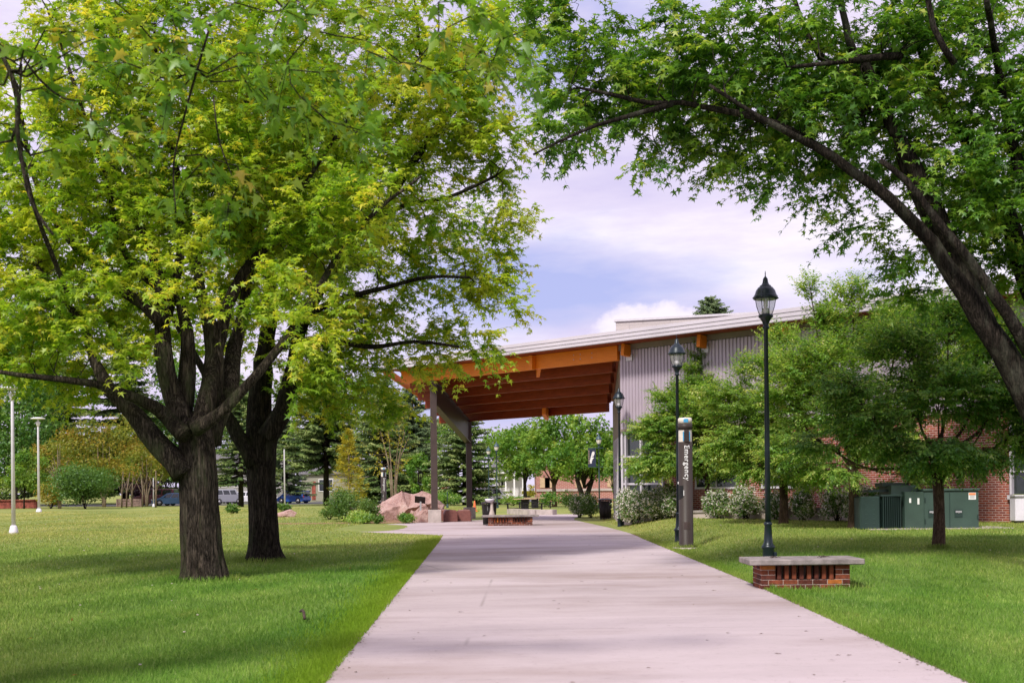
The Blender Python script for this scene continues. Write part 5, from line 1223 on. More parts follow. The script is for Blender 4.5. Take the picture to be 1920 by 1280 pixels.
def rock(name, label, cat, x, y, size, seed, mat, group=None, nf=22, z=None, rz=0, sub=4, cuts=(), rough=.05):
    r2 = np.random.default_rng(seed); bpy_me = bpy.data.meshes.new(name)
    import bmesh
    bm = bmesh.new(); bmesh.ops.create_icosphere(bm, subdivisions=sub, radius=1)
    N = unit(r2.normal(0, 1, (nf, 3))); D = r2.uniform(.62, .95, nf)
    for c in cuts: N = np.vstack([N, unit(np.array(c[:3])[None])]); D = np.append(D, c[3])
    from mathutils import noise as mn
    for v in bm.verts:
        u = np.array(v.co); dt = N @ u; k = dt > .05; r = np.min(D[k]/dt[k]) if k.any() else 1; r = min(r, 1.25)
        p = Vector(u*r); p = p*(1+rough*mn.noise(p*2.5+Vector((seed, 0, 0)))+rough*.5*mn.noise(p*7))
        v.co = Vector((p.x*size[0]/2, p.y*size[1]/2, p.z*size[2]/2))
    bm.to_mesh(bpy_me); bm.free(); o = link(name, bpy_me, mat)
    zz = g1(x, y) if z is None else z
    o.location = (x, y, zz); o.rotation_euler = (0, 0, rz)
    return tag(o, label, cat, group)
# big pink boulder: a tilted angular slab outcrop
def boulder():
    d = 60.5; k = F/d
    def P(px, py, dd=0): 
        v = at(px, py, d+dd); return v
    front = [(668, 972), (690, 964), (725, 948), (765, 966), (800, 958), (828, 949)]
    ridge = [(676, 966), (700, 952), (722, 938), (752, 920), (772, 926), (790, 919), (812, 928), (832, 946)]
    pts = []
    for i, (a, b) in enumerate(ridge): pts.append(P(a, b, .3+.5*math.sin(i*1.9)))
    n = len(ridge); mid = [(672, 972), (697, 966), (724, 957), (750, 947), (765, 955), (786, 946), (806, 944), (829, 955)]
    for i, (a, b) in enumerate(mid): pts.append(P(a, b, -1.1+.35*math.sin(i*2.3)))
    low = [(672, 979), (695, 980), (722, 981), (748, 979), (766, 965), (783, 957), (806, 952), (828, 960)]
    for i, (a, b) in enumerate(low): pts.append(P(a, b, -1.25+(.5 if i > 3 else 0)))
    und = [(674, 979), (697, 979), (724, 979), (750, 978), (772, 976), (790, 975), (808, 975), (827, 975)]
    for i, (a, b) in enumerate(und): pts.append(P(a, b, -.6 if i < 4 else .3))
    for i, (a, b) in enumerate(und): pts.append(P(a, b, 2.0))
    for i, (a, b) in enumerate(ridge): pts.append(P(a, b+6, 1.7))
    fs = []
    for r in range(5):
        for i in range(n-1): fs.append((r*n+i, r*n+i+1, (r+1)*n+i+1, (r+1)*n+i))
    for i in range(n-1): fs.append((5*n+i, 5*n+i+1, i+1, i))
    fs.append(tuple([0, 5*n, 4*n, 3*n, 2*n, n])); fs.append(tuple([n-1, 2*n-1, 3*n-1, 4*n-1, 5*n-1, 6*n-1]))
    me = bpy.data.meshes.new('boulder'); c = P(755, 975); me.from_pydata([tuple(p-c) for p in pts], [], fs); me.update()
    o = link('boulder', me, M['granite']); o.location = c
    import bmesh
    from mathutils import noise as mn
    bm = bmesh.new(); bm.from_mesh(me); bmesh.ops.recalc_face_normals(bm, faces=bm.faces); bmesh.ops.triangulate(bm, faces=bm.faces)
    for _ in range(2): bmesh.ops.subdivide_edges(bm, edges=bm.edges, cuts=1, use_grid_fill=True)
    for v in bm.verts: v.co += Vector((mn.noise(v.co*1.7), mn.noise(v.co*1.7+Vector((9, 0, 0))), mn.noise(v.co*2.1+Vector((0, 9, 0)))))*.10+Vector((mn.noise(v.co*6), 0, mn.noise(v.co*6+Vector((5, 0, 0)))))*.035
    bm.to_mesh(me); bm.free(); tag(o, 'large pink granite boulder with jagged ridge left of the canopy posts', 'boulder')
boulder()
for i, (px, d, s_, sd_, lab) in enumerate([(793, 55.6, (.95, .8, .9), 3, 'rounded pink stone beside the front post plinth'), (795, 56.6, (.75, .7, 1.25), 4, 'upright pink stone behind the rounded stone by the plinth'), (776, 56.8, (.55, .5, .8), 8, 'small pink stone at the foot of the plaque'),
                                       (658, 59, (.9, .8, .9), 11, 'half hidden pink stone among the left shrubs'), (540, 64, (1.1, .6, .5), 13, 'low reddish stone on the lawn left of the shrubs')]):
    rock('stone', lab, 'stone', gx(px, d), d, s_, sd_, M['granite'], 'loose stones round the boulder', 14, z=g1(gx(px, d), d)+s_[2]*.22)
for i, (px, d, w_, lab) in enumerate([(844, 56.4, .62, 'left red granite seat block with rounded top edge'), (870, 56.8, .68, 'right red granite seat block with rounded top edge'), (826, 58.5, .7, 'red granite block partly hidden behind the front plinth')]):
    x = gx(px, d); m = MB(); h = .53; pl = [(-w_/2, 0), (w_/2, 0), (w_/2*.97, h*.75), (w_/2*.8, h*.97), (0, h*1.03), (-w_/2*.78, h*.96), (-w_/2*.96, h*.7)]
    m.prism([(a, b) for a, b in pl], -.25, .25, Matrix.Rotation(PI/2, 4, 'X')); o = m.build('seat_block', M['redgranite']); o.location = (x, d, .0); o.rotation_euler = (0, 0, .2-.25*i)
    bv = o.modifiers.new('bevel', 'BEVEL'); bv.width = .04; bv.segments = 2; tag(o, lab, 'stone seat', 'red granite seat blocks')
def plaque():
    d = 55.5; x = gx(789, d); root = thing('plaque_stand', 'dark plaque tilted on a grey post in front of the boulder', 'plaque', (x, d, g1(x, d)))
    m = MB(); m.box((0, 0, .45), (.07, .05, .95)); m.build('post', M['steel'], root)
    R = Matrix.Rotation(.12, 4, 'Y') @ Matrix.Rotation(-.75, 4, 'X')
    m = MB(); m.box((-.02, -.03, 1.0), (.46, .40, .03), R); b = m.build('board', M['black'], root)
    m = MB()
    for i in range(5): 
        c = R @ Vector((0, .13-.065*i, .019)); m.box((c.x-.02, c.y-.03, c.z+1.0), (.36, .022, .004), R)
    m.build('text_lines', M['pole_grey'], b)
plaque()
def curb():
    root = None; m = MB(); pts = [(gx(p, d), d) for p, d in ((958, 73), (985, 71), (1010, 69.5), (1040, 69))]
    for (a, b) in zip(pts[:-1], pts[1:]): m.beam((a[0], a[1], .14), (b[0], b[1], .14), .5, .3)
    o = m.build('seat_wall', M['concrete']); tag(o, 'low curved concrete seat wall behind the far bench', 'low wall')
curb()
mb = MB(); mb.lathe([(.16, 0), (.17, .05), (.10, .06), (.09, .25), (.03, .62), (.02, .64)], 12); mb.box((0, 0, .02), (.36, .36, .04)); o = mb.build('traffic_cone', M['cone']); o.location = (gx(890, 82), 82, 0); o.scale = (1.1,)*3; tag(o, 'orange cone beside the rear canopy post', 'traffic cone')

# ------------------------------------------------------------------ tall light poles on the left
def tall_pole(px, base_d, top, label, k=1.0, head=True, mt='pole_grey'):
    x = gx(px, base_d); z = g1(x, base_d); H = zat(px, top, base_d)-z; root = thing('light_pole', label, 'light pole', (x, base_d, z), 0, 'pale light poles')
    m = MB(); m.lathe([(.17*k, -.05), (.165*k, .08), (.12*k, .26), (.085*k, .30)], 16); m.build('base', M[mt], root)
    m = MB(); m.lathe([(.078*k, .25), (.052*k, H-.55*k), (.05*k, H-.5*k)], 12); m.build('shaft', M[mt], root)
    if head:
        m = MB(); m.lathe([(.05*k, H-.56*k), (.13*k, H-.34*k), (.13*k, H-.28*k), (.05*k, H-.22*k), (.04*k, H-.08*k)], 12); m.build('neck', M['pole_grey'], root)
        m = MB(); m.lathe([(.05*k, H-.12*k), (.36*k, H-.11*k), (.41*k, H-.08*k), (.38*k, H-.04*k), (.12*k, H)], 18); m.build('shade', M['white'], root)
    return root
tall_pole(25.5, 48, 724, 'nearest pale light pole at the left edge with flat round shade')
tall_pole(73, 100, 782, 'second pale light pole with flat round shade in front of the far shrubs', 1.35)
tall_pole(288, 128, 888, 'short thin white pole beside the dark parked pickup', .8, False)
tall_pole(534, 118, 832, 'thin white pole right of the dark maple trunk', 1.0, False)
tall_pole(839, 100, 914, 'short dark green pole between the canopy posts', .6, False, 'lamp_far')
# ------------------------------------------------------------------ parked cars
def car(px, d, label, paint, rz, kind='suv', L0=4.5, H0=1.65, name='parked_car', z=None):
    x = gx(px, d); root = thing(name, label, 'car', (x, d, .03 if z is None else z), rz, 'cars parked beyond the lawn'); wd = 1.8
    if kind == 'suv': top = [(-.46, .62), (-.44, .98), (-.36, 1.0), (.26, .99), (.33, .62)]; low = [(-.5, .30), (-.495, .60), (-.47, .64), (.24, .62), (.46, .56), (.5, .44), (.5, .2), (.42, .16), (-.46, .16)]
    elif kind == 'hatch': top = [(-.43, .60), (-.33, .97), (-.1, 1.0), (.12, .97), (.30, .62)]; low = [(-.5, .34), (-.48, .58), (-.42, .62), (.30, .62), (.46, .50), (.5, .4), (.5, .2), (.42, .16), (-.46, .16)]
    elif kind == 'van': top = [(-.48, .58), (-.46, .98), (-.3, 1.0), (.18, .98), (.36, .60)]; low = [(-.5, .25), (-.495, .58), (-.46, .60), (.36, .60), (.47, .46), (.5, .36), (.5, .2), (.42, .14), (-.46, .14)]
    else: top = [(-.05, .60), (-.02, .96), (.04, 1.0), (.16, .98), (.26, .60)]; low = [(-.5, .30), (-.5, .60), (-.06, .61), (.26, .61), (.47, .56), (.5, .44), (.5, .22), (.42, .18), (-.46, .18)]
    def sec(pl, y0, y1, m, inset=0):
        n = len(pl); vs = []
        for s_, w_ in ((-1, wd/2), (1, wd/2)):
            for a, b in pl: vs.append((a*L0, s_*(w_-(inset if b > .7 else 0)), b*H0))
        m.add(vs, [tuple(range(n))[::-1], tuple(range(n, 2*n))]+[(i, (i+1) % n, (i+1) % n+n, i+n) for i in range(n)])
    m = MB(); sec(low, 0, 0, m); body = m.build('body', paint, root); bv = body.modifiers.new('bevel', 'BEVEL'); bv.width = .05; bv.segments = 2
    m = MB(); sec(top, 0, 0, m, .16); cab = m.build('cabin', paint, root); bv = cab.modifiers.new('bevel', 'BEVEL'); bv.width = .04; bv.segments = 2
    (a0, b0), (a1, b1), (a3, b3), (a4, b4) = top[0], top[1], top[-2], top[-1]
    def quad(m, p): m.hexa(p)
    for s_ in (-1, 1):
        y0 = s_*(wd/2+.004); y1 = s_*(wd/2-.16+.004)
        def pt(t, v): # t along, v up
            lo = a0+(a4-a0)*t; hi = a1+(a3-a1)*t; return (((lo*(1-v)+hi*v))*L0, (y0*(1-v)+y1*v)+.01*s_, (b0+(b1-b0)*v)*H0)
        for t0, t1 in (((.06, .34), (.38, .64), (.68, .92)) if kind != 'pickup' else ((.1, .9),)):
            m = MB(); q = [pt(t0, .12), pt(t1, .12), pt(t1, .86), pt(t0, .86)]; m.add(q+[(a, b-.02*s_, c) for a, b, c in q], [(0, 1, 2, 3), (7, 6, 5, 4), (0, 4, 5, 1), (1, 5, 6, 2), (2, 6, 7, 3), (3, 7, 4, 0)]); m.build('side_window', M['glass'], root)
    for (lo, hi, e, nm) in (((a4, b4), (a3, b3), 1, 'windscreen'), ((a0, b0), (a1, b1), -1, 'rear_window')):
        m = MB(); q = []
        for v, w_ in ((.12, wd/2-.14), (.88, wd/2-.26)):
            xx = (lo[0]*(1-v)+hi[0]*v)*L0+.03*e; zz = (lo[1]*(1-v)+hi[1]*v)*H0+.01
            q += [(xx, -w_, zz), (xx, w_, zz)]
        m.add([q[0], q[1], q[3], q[2]]+[(a-.02*e, b, c) for a, b, c in (q[0], q[1], q[3], q[2])], [(0, 1, 2, 3), (7, 6, 5, 4), (0, 4, 5, 1), (1, 5, 6, 2), (2, 6, 7, 3), (3, 7, 4, 0)]); m.build(nm, M['glass'], root)
    for xx in (-.31, .31):
        for s_ in (-1, 1):
            m = MB(); m.lathe([(.20, -.12), (.33, -.10), (.34, 0), (.33, .10), (.20, .12)], 16, M=Matrix.Rotation(PI/2, 4, 'X')); w_ = m.build('wheel', M['tyre'], root); w_.location = (xx*L0, s_*(wd/2-.06), .34)
            m = MB(); m.lathe([(.19, -.125), (.17, 0), (.19, .125)], 12, M=Matrix.Rotation(PI/2, 4, 'X')); m.build('rim', M['steel'], w_)
    for s_ in (-1, 1):
        m = MB(); m.box((.49*L0, s_*.66, .47*H0), (.10, .32, .14), None, .02); m.build('headlight', M['white'], root)
        m = MB(); m.box((-.492*L0, s_*.74, .52*H0), (.10, .18, .24), None, .02); m.build('tail_light', M['redlight'], root)
    return root
car(551, 150, 'bright blue wagon parked behind the lawn right of the dark trunk', M['carblue'], 2.75, 'van', 3.6, 1.5)
car(905, 118, 'white hatchback seen between the canopy post and the far lamps', M['carwhite'], PI+.25, 'hatch', 4.3, 1.55, z=0)
car(294, 141, 'dark maroon suv parked behind the white pole, left of the near trunk', M['carmaroon'], PI-.1, 'suv', 4.9, 1.85)
car(322, 137, 'small blue car partly hidden by the near maple trunk', M['carblue2'], PI+.3, 'hatch', 4.2, 1.4)
car(420, 146, 'silver hatchback parked between the two big trunks', M['carsilver'], .9, 'suv', 4.4, 1.75)
car(455, 156, 'white car partly behind the dark trunk', M['carwhite'], PI-.2, 'hatch', 4.6, 1.5)
car(404, 165, 'blue car behind the silver hatchback', M['carblue2'], 2.0, 'hatch', 4.3, 1.5)

# ------------------------------------------------------------------ houses and the far brick building
def house(px0, px1, d, wall_top, roof_top, label, wallm, wins, door=None, dep=8, porch=False, name='house', rz=0, gable=False):
    x0, x1 = gx(px0, d), gx(px1, d); W_ = x1-x0; ht = zat((px0+px1)/2, wall_top, d); hr = zat((px0+px1)/2, roof_top, d)
    root = thing(name, label, 'house', (x0, d, 0), rz, 'houses beyond the parking lot')
    m = MB(); m.box((W_/2, dep/2, ht/2), (W_, dep, ht)); 
    if gable: m.add([(0, 0, ht), (W_, 0, ht), (W_/2, 0, hr), (0, dep, ht), (W_, dep, ht), (W_/2, dep, hr)], [(0, 1, 2), (3, 5, 4)])
    m.build('wall', wallm, root); e = .4; m = MB()
    if gable:
        for s_ in (-1, 1):
            a = (W_/2-s_*(W_/2+e), -e, ht-.25); b = (W_/2, -e, hr+.12); m.add([a, b, (b[0], dep+e, b[2]), (a[0], dep+e, a[2]), (a[0], a[1], a[2]+.15), (b[0], b[1], b[2]+.15), (b[0], dep+e, b[2]+.15), (a[0], dep+e, a[2]+.15)], [(0, 1, 2, 3), (4, 5, 6, 7), (0, 1, 5, 4), (1, 2, 6, 5), (2, 3, 7, 6), (3, 0, 4, 7)])
    else:
        for a, b in ((-e, dep/2), (dep+e, dep/2)):
            m.add([(-e, a, ht-.05), (W_+e, a, ht-.05), (W_+e, b, hr), (-e, b, hr), (-e, a, ht+.1), (W_+e, a, ht+.1), (W_+e, b, hr+.12), (-e, b, hr+.12)], [(0, 1, 2, 3), (4, 5, 6, 7), (0, 1, 5, 4), (1, 2, 6, 5), (2, 3, 7, 6), (3, 0, 4, 7)])
    m.build('roof', M['shingle'], root)
    for (wp0, wp1, wy0, wy1) in wins:
        a, b = gx(wp0, d)-x0, gx(wp1, d)-x0; z0, z1 = zat(wp0, wy1, d), zat(wp0, wy0, d); cx, cz = (a+b)/2, (z0+z1)/2
        m = MB(); m.box((cx, -.02, cz), (b-a, .06, z1-z0)); g_ = m.build('window', M['glass'], root)
        m = MB(); t_ = .10
        m.box((cx, -.04, z1+t_/2), (b-a+2*t_, .10, t_)); m.box((cx, -.04, z0-t_/2), (b-a+2*t_, .10, t_)); m.box((a-t_/2, -.04, cz), (t_, .095, z1-z0)); m.box((b+t_/2, -.04, cz), (t_, .095, z1-z0)); m.box((cx, -.045, cz), (.06, .07, z1-z0)); m.build('frame', M['white'], g_)
    if door:
        a, b = gx(door[0], d)-x0, gx(door[1], d)-x0; z1 = zat(door[0], door[2], d); m = MB(); m.box(((a+b)/2, -.02, z1/2+.1), (b-a, .08, z1-.2)); m.build('door', M['redpaint'], root)
    if porch:
        for k in range(4):
            m = MB(); m.box((W_*(.08+.28*k), -1.6, ht*.47), (.22, .22, ht*.94)); m.build('porch_post', M['white'], root)
        m = MB(); m.box((W_/2, -.9, ht*.97), (W_+.4, 2.0, .25)); m.build('porch_roof', M['white'], root)
house(566, 722, 185, 888, 868, 'low tan sided house with a white framed picture window, behind the yellow tree', M['siding_tan'], [(599, 624, 899, 920), (683, 712, 899, 920)], (585, 592, 902))
house(480, 537, 190, 866, 835, 'grey sided house just right of the dark trunk', M['siding_grey'], [(524, 532, 880, 900)], gable=True)
house(812, 852, 190, 884, 858, 'white house seen between the canopy posts', M['siding_white'], [(828, 836, 898, 912)], gable=True)
house(928, 985, 190, 884, 852, 'white porch house right of the far lamp posts', M['siding_white'], [(940, 950, 900, 914)], porch=True)
house(395, 470, 195, 880, 850, 'grey house behind the parked cars between the trunks', M['siding_grey'], [(410, 424, 896, 912), (440, 452, 896, 912)])
def brickfar():
    d = 128; x0, x1 = gx(1006, d), gx(1185, d); z1 = zat(1080, 872, d); root = thing('brick_building', 'distant pink brick building behind the round maples', 'building', (x0, d, 0))
    m = MB(); m.box(((x1-x0)/2, 5, z1/2), (x1-x0, 10, z1)); m.build('wall', M['brickfar'], root)
    zl = zat(1080, 918, d); m = MB(); m.box(((x1-x0)/2, -.05, zl), (x1-x0, .16, .22)); m.build('ledge', M['concrete'], root)
    for a in (.05, .55, 3.6, 6.8):
        m = MB(); m.box((a+.8, -.03, zl+.75), (1.0, .08, 1.0)); m.build('window', M['tabletop'], root)
    m = MB(); m.box(((x1-x0)/2, 5, z1+.1), (x1-x0+.4, 10.4, .2)); m.build('roof', M['alu'], root)
brickfar()
mb = MB(); mb.box((0, 0, .4), (9, .5, .8)); mb.box((0, 0, .85), (9.2, .8, .12)); o = mb.build('stone_wall', M['redpaint']); o.location = (gx(-12, 132), 132, 0); tag(o, 'low reddish stone wall with pale cap at the far left edge', 'wall')
def plank_bench():
    d = 135; x = gx(243, d); root = thing('timber_planter', 'weathered timber plank box under the thin trunks at left', 'planter', (x, d, 0))
    m = MB()
    for i in range(3): m.box((0, 0, .18+.27*i), (2.6, .5, .24), None, .02)
    m.build('planks', M['wood_grey'], root)
    for s_ in (-1, 1): m = MB(); m.box((s_*1.25, -.28, .42), (.12, .08, .86)); m.build('post', M['wood_grey'], root)
plank_bench()

# ------------------------------------------------------------------ background trees
BK = 'bark_dark'; GB = 'background trees'
# behind the canopy
crown_tree('round_maple', 'bright round maple behind the picnic tables', 'tree', 985, 112, 768, 150, M['leafFar'], M[BK], 2.2, .36, 1.0, 30, group='round maples beyond the canopy', rd=3.5)
crown_tree('round_maple', 'round maple with a straight reddish trunk right of the picnic tables', 'tree', 1040, 100, 760, 130, M['leafFar'], M['bark_red'], 1.9, .34, 1.0, 30, group='round maples beyond the canopy', trunk_r=.17, rd=3)
crown_tree('round_maple', 'round maple with a forked trunk left of the banner lamp', 'tree', 1096, 92, 756, 150, M['leafFar'], M[BK], 1.7, .32, 1.1, 32, group='round maples beyond the canopy', trunk_r=.20, multi=2, rd=3)
crown_tree('small_tree', 'yellow green small tree between banner lamp and hall corner', 'tree', 1152, 72, 826, 44, M['leafC'], M[BK], .9, .16, .9, 14, group=GB, trunk_r=.06)
crown_tree('small_tree', 'low light green shrub tree left of the far brick building', 'tree', 992, 125, 905, 34, M['yellowleaf'], M[BK], .5, .22, .7, 9, group=GB, trunk_r=.05)
spruce('spruce_tree', 'broad drooping spruce between and behind the two canopy posts', 872, 118, 700, 185, M['needle'], .8, 32, 'spruces', .48)
spruce('spruce_tree', 'spruce top peeping over the hall roof', 1338, 92, 553, 330, M['needleG'], 6, 62, 'spruces', .30)
crown_tree('rust_shrub', 'rust brown shrub behind the rear canopy post', 'tree', 905, 128, 895, 44, M['dryleaf'], M[BK], .6, .24, .45, 10, group=GB, trunk_r=.06)
crown_tree('rust_shrub', 'brownish shrub tree just right of the front canopy post', 'tree', 845, 130, 895, 40, M['dryleaf'], M[BK], .6, .24, .45, 10, group=GB, trunk_r=.06)
crown_tree('small_tree', 'light green tree left of the front canopy post', 'tree', 786, 120, 838, 62, M['leafFar'], M[BK], 1.0, .28, .8, 14, group=GB, trunk_r=.1)
# middle, between trunk and posts
spruce('spruce_tree', 'large dark olive spruce right of the dark trunk', 612, 132, 660, 250, M['needle'], 4.2, 34, 'spruces', .55)
spruce('spruce_tree', 'dense spruce behind the small golden tree', 722, 126, 700, 210, M['needle'], .8, 34, 'spruces', .50)
spruce('spruce_tree', 'grey green spruce behind the distant emergency tower', 775, 140, 700, 200, M['needleG'], .5, 34, 'spruces', .50)
spruce('spruce_tree', 'thin open spruce between the two big trunks', 452, 122, 700, 160, M['needle'], 2.4, 30, 'spruces', .36, bare=.1)
spruce('spruce_tree', 'narrow spruce right behind the dark trunk', 535, 150, 700, 130, M['needleG'], 1.6, 26, 'spruces', .5)
def golden():
    d = 66; x = gx(655, d); t = Tree('golden_tree', 'small golden yellow conical tree above the shrubs', 'tree', (x, d, g1(x, d)), GB)
    H = zat(655, 810, d)-g1(x, d); b = Vector(t.base)
    t.limb([b, b+Vector((0, 0, H*.5)), b+Vector((0, 0, H))], [.06, .04, .012], n=8, step=.3)
    s_ = []
    for i in range(280):
        q = rng.random(); z = .7+(H-.7)*q; r = (1-q)**.8*1.05*rng.uniform(.3, 1); a = rng.random()*2*PI; s_.append((x+math.cos(a)*r, d+math.sin(a)*r, b.z+z+.25*r))
    t.grow(s_, r_k=.008); t.sprays(M['yellowleaf'], OVAL, .12, 3, 5, .25, -.3, twigr=0, hang=-.3); t.finish(M['bark_pale'])
golden()
def bare_tree(px, d, top, w_, label, n=60, leafm='yellowleaf', leaves=True, base_stems=6):
    x = gx(px, d); z = g1(x, d); H = zat(px, top, d)-z; W_ = w_/F*d/2; t = Tree('bare_tree', label, 'tree', (x, d, z), GB); b = Vector(t.base)
    for k in range(base_stems):
        a = random.uniform(-1, 1); c = b+Vector((a*W_*.7, random.uniform(-1, 1)*W_*.5, H*random.uniform(.75, 1.0)*(1-.25*abs(a))))
        m_ = b+Vector((a*W_*.25, 0, H*.42)); t.limb([b+Vector((a*.1, 0, -.1)), m_, c], [.085, .055, .012], n=6, step=.5)
    s_ = [(x+rng.normal(0, .45)*W_, d+rng.normal(0, .4)*W_, z+H*rng.uniform(.35, 1)) for _ in range(n)]
    t.grow(s_, r_k=.012, maxr=.03)
    if leaves: t.sprays(M[leafm], OVAL, .20, 2, 4, .7, -.1, twigr=.006)
    t.finish(M['bark_pale'])
bare_tree(738, 92, 755, 95, 'pale bare branched tree beside the distant emergency tower', 70)
# left background
crown_tree('dark_tree', 'tall dark tree behind the left light pole', 'tree', 30, 150, 560, 240, M['leafCd'], M[BK], 3, .50, .9, 34, group=GB, rd=6)
spruce('spruce_tree', 'tall dark spruce far left behind the shrubs', 105, 165, 540, 260, M['needle'], 2, 36, 'spruces', .75)
spruce('spruce_tree', 'dark spruce behind the low orange tinted trees', 235, 170, 560, 250, M['needle'], 2, 36, 'spruces', .75)
crown_tree('far_tree', 'low wide green tree closing the view at the far left', 'tree', 10, 185, 800, 190, M['leafFar'], M[BK], .5, .55, .8, 26, group=GB, rd=6, low=.2)
crown_tree('far_tree', 'low wide green tree behind the green bush', 'tree', 150, 190, 800, 190, M['leafCd'], M[BK], .5, .55, .8, 26, group=GB, rd=6, low=.2)
crown_tree('far_tree', 'low wide green tree behind the maroon suv', 'tree', 270, 192, 790, 170, M['leafCd'], M[BK], .5, .55, .8, 26, group=GB, rd=6, low=.2)
crown_tree('dark_tree', 'dark green tree behind the nearest trunk', 'tree', 330, 175, 640, 190, M['leafCd'], M[BK], 3, .5, .9, 30, group=GB, rd=6)
crown_tree('sumac_tree', 'orange tipped green tree in front of the dark spruces', 'tree', 195, 135, 770, 230, M['orangeleaf'], M['bark_pale'], 1.9, .28, .8, 34, group=GB, rd=3.5, trunk_r=.1, multi=3, low=1.6)
crown_tree('sumac_tree', 'orange tinted tree right of the green bush, above the plank box', 'tree', 275, 133, 812, 120, M['orangeleaf'], M['bark_pale'], 2.3, .24, .75, 22, group=GB, rd=3, trunk_r=.08, multi=3, low=2.0)
crown_tree('small_tree', 'green small tree left of the second light pole', 'tree', 45, 128, 835, 110, M['leafFar'], M[BK], 1.4, .30, .8, 20, group=GB, trunk_r=.08)
crown_tree('small_tree', 'olive tree behind the second light pole', 'tree', 98, 140, 800, 100, M['orangeleaf'], M[BK], 1.0, .30, .8, 20, group=GB, trunk_r=.08)
bare_tree(112, 126, 828, 70, 'reddish bare stemmed thicket behind the green bush', 50, 'orangeleaf', False, 9)
crown_tree('purple_tree', 'dark purple leaved tree behind the plank box', 'tree', 268, 145, 868, 90, M['purpleleaf'], M[BK], .4, .26, .9, 18, group=GB, trunk_r=.1, low=.3)
for px, dd, lab in ((228, 129, 'leftmost thin trunk in front of the plank box'), (237, 128, 'second thin pale trunk in front of the plank box'), (247, 130, 'slanting thin trunk in front of the plank box'), (267, 128, 'forked thin tree at the right end of the plank box'), (292, 126, 'thin sapling right of the plank box')):
    x = gx(px, dd); t = thing('thin_tree', lab, 'tree', (x, dd, g1(x, dd)), 0, 'thin bare trees by the plank box'); m = MB(); l = random.uniform(-.3, .5)
    m.tube([(0, 0, -.1), (.05, 0, 1.6), (l, 0, 3.6)], [.09, .07, .04], 6); m.tube([(.05, 0, 1.5), (l+.7, .1, 3.4)], [.05, .02], 5); m.tube([(.04, 0, 1.2), (l-.7, .1, 3.0)], [.045, .02], 5); m.build('trunk', M['bark_pale'], t)
    P = rng.normal(0, .5, (90, 3))+np.array((l, 0, 3.7)); leafmesh('crown', P, rng.normal(0, 1, P.shape), rng.normal(0, .5, P.shape)+np.array((0, 0, 1)), rng.uniform(.12, .25, 90), MAPLE3, M['orangeleaf'], t)
crown_tree('far_tree', 'pale green tree between the purple tree and the near trunk', 'tree', 312, 160, 830, 70, M['leafFar'], M[BK], 1.5, .36, .8, 14, group=GB, trunk_r=.1)
crown_tree('far_tree', 'broad green tree behind the houses at centre', 'tree', 560, 210, 700, 200, M['leafFar'], M[BK], 4, .6, .7, 26, group=GB, rd=6)
crown_tree('far_tree', 'green tree filling the gap behind the golden tree', 'tree', 690, 215, 690, 210, M['leafFar'], M[BK], 4, .6, .7, 26, group=GB, rd=6)
crown_tree('far_tree', 'pale tree behind the white house', 'tree', 800, 215, 760, 170, M['leafFar'], M[BK], 4, .6, .7, 22, group=GB, rd=6)
crown_tree('far_tree', 'tree behind the grey house left of the dark trunk', 'tree', 430, 215, 700, 200, M['leafFar'], M[BK], 4, .6, .7, 24, group=GB, rd=6)
crown_tree('far_tree', 'tree closing the gap behind the porch house', 'tree', 935, 215, 800, 130, M['leafFar'], M[BK], 4, .6, .7, 20, group=GB, rd=6)
crown_tree('far_tree', 'far tree behind the brick building', 'tree', 1110, 165, 800, 200, M['leafFar'], M[BK], 4, .5, .7, 26, group=GB, rd=6)

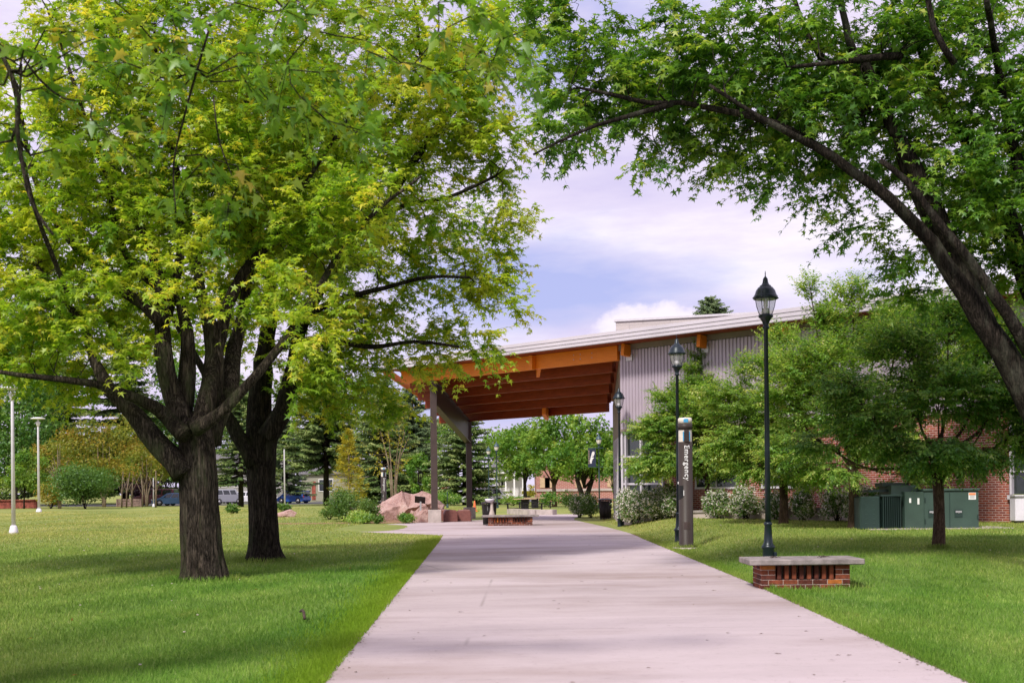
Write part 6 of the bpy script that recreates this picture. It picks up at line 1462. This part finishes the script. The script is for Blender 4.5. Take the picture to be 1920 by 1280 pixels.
# ------------------------------------------------------------------ shrubs
def SH(px, d, w_px, h_px, label, mat, n=900, size=.09, fl=0, fs=.06, cat='shrub', name='shrub', group=None, **k):
    w_ = w_px/F*d*1.12; h = h_px/F*d*1.12; return shrub(name, label, cat, gx(px, d), d, w_, h, mat, size, n, group, flower=fl, fl_size=fs, **k)
SH(160, 122, 130, 78, 'big rounded green bush at left beside the second light pole', M['shrubleaf'], 5200, .26)
SH(95, 126, 50, 45, 'small olive bush at the foot of the second light pole', M['orangeleaf'], 1200, .24)
GF = 'white flowering shrubs along the low wall'
fl = [(1085, 62, 46, 42, 'flowering shrub nearest the path left of the bin', 260), (1108, 61, 34, 42, 'leafy green shrub just left of the dark bin', 60), (1190, 45.9, 62, 66, 'white flowering shrub right of the corner lamp post', 520), (1228, 45.1, 60, 62, 'white flowering shrub left of the farthest young tree', 520),
      (1262, 44.4, 50, 60, 'white flowering shrub hidden partly by the brown kiosk', 420), (1345, 42.8, 46, 50, 'white flowering shrub right of the farthest young tree', 380), (1400, 41.8, 58, 66, 'white flowering shrub with bare stems left of the near lamp post', 420),
      (1455, 40.9, 40, 56, 'white flowering shrub behind the yellowish young tree', 260), (1506, 40, 42, 60, 'white flowering shrub with bare stems between two young trunks', 330), (1570, 38.9, 60, 62, 'bushy flowering shrub left of the tallest young trunk', 420), (1620, 38, 70, 66, 'large flowering shrub behind the finned radiator', 620), (1660, 37.5, 60, 72, 'yellowish shrub above the transformer radiator', 60)]
for px, d, w_, h_, lab, f_ in fl:
    SH(px, d, w_*1.12, h_*.95, lab, M['shrubleaf'], 2200, .095, int(f_*2.1), .065, 'shrub', 'flowering_shrub', GF, skirt=.25, nst=9)
# around the boulder
for px, d, w_, h_, lab, n, mt in [(645, 58, 66, 56, 'tall feathery green shrub under the golden tree', 2200, 'shrubleaf'), (690, 57.5, 46, 40, 'green shrub at the left foot of the boulder', 1200, 'shrubleaf'), (664, 55.5, 60, 22, 'low grassy green clump in front of the tall shrub', 900, 'leafC'),
                                (684, 54.8, 34, 18, 'small bright green clump before the boulder', 700, 'leafC'), (708, 54.5, 26, 14, 'low clump at the middle foot of the boulder', 500, 'shrubleaf'), (763, 54.2, 30, 20, 'dark green rounded clump right of the boulder foot', 900, 'leafCd'), (618, 60, 40, 22, 'low green clump at the left end of the bed', 500, 'shrubleaf'),
                                (436, 72, 22, 14, 'small weedy clump on the lawn between the big trunks', 250, 'shrubleaf'), (1030, 98, 40, 26, 'dark shrub behind the straight reddish trunk', 500, 'leafCd'), (1070, 96, 50, 28, 'low green shrub before the brick building', 600, 'shrubleaf'), (836, 112, 60, 22, 'low hedge clump between the canopy posts', 600, 'leafCd'), (960, 108, 50, 18, 'low green shrub left of the picnic tables', 500, 'leafFar'),
                                (530, 70, 30, 12, 'pale tuft on the rise right of the dark trunk', 200, 'shrubleaf')]:
    SH(px, d, w_, h_, lab, M[mt], n, .10 if d < 70 else .2, cat='shrub', up=.8)
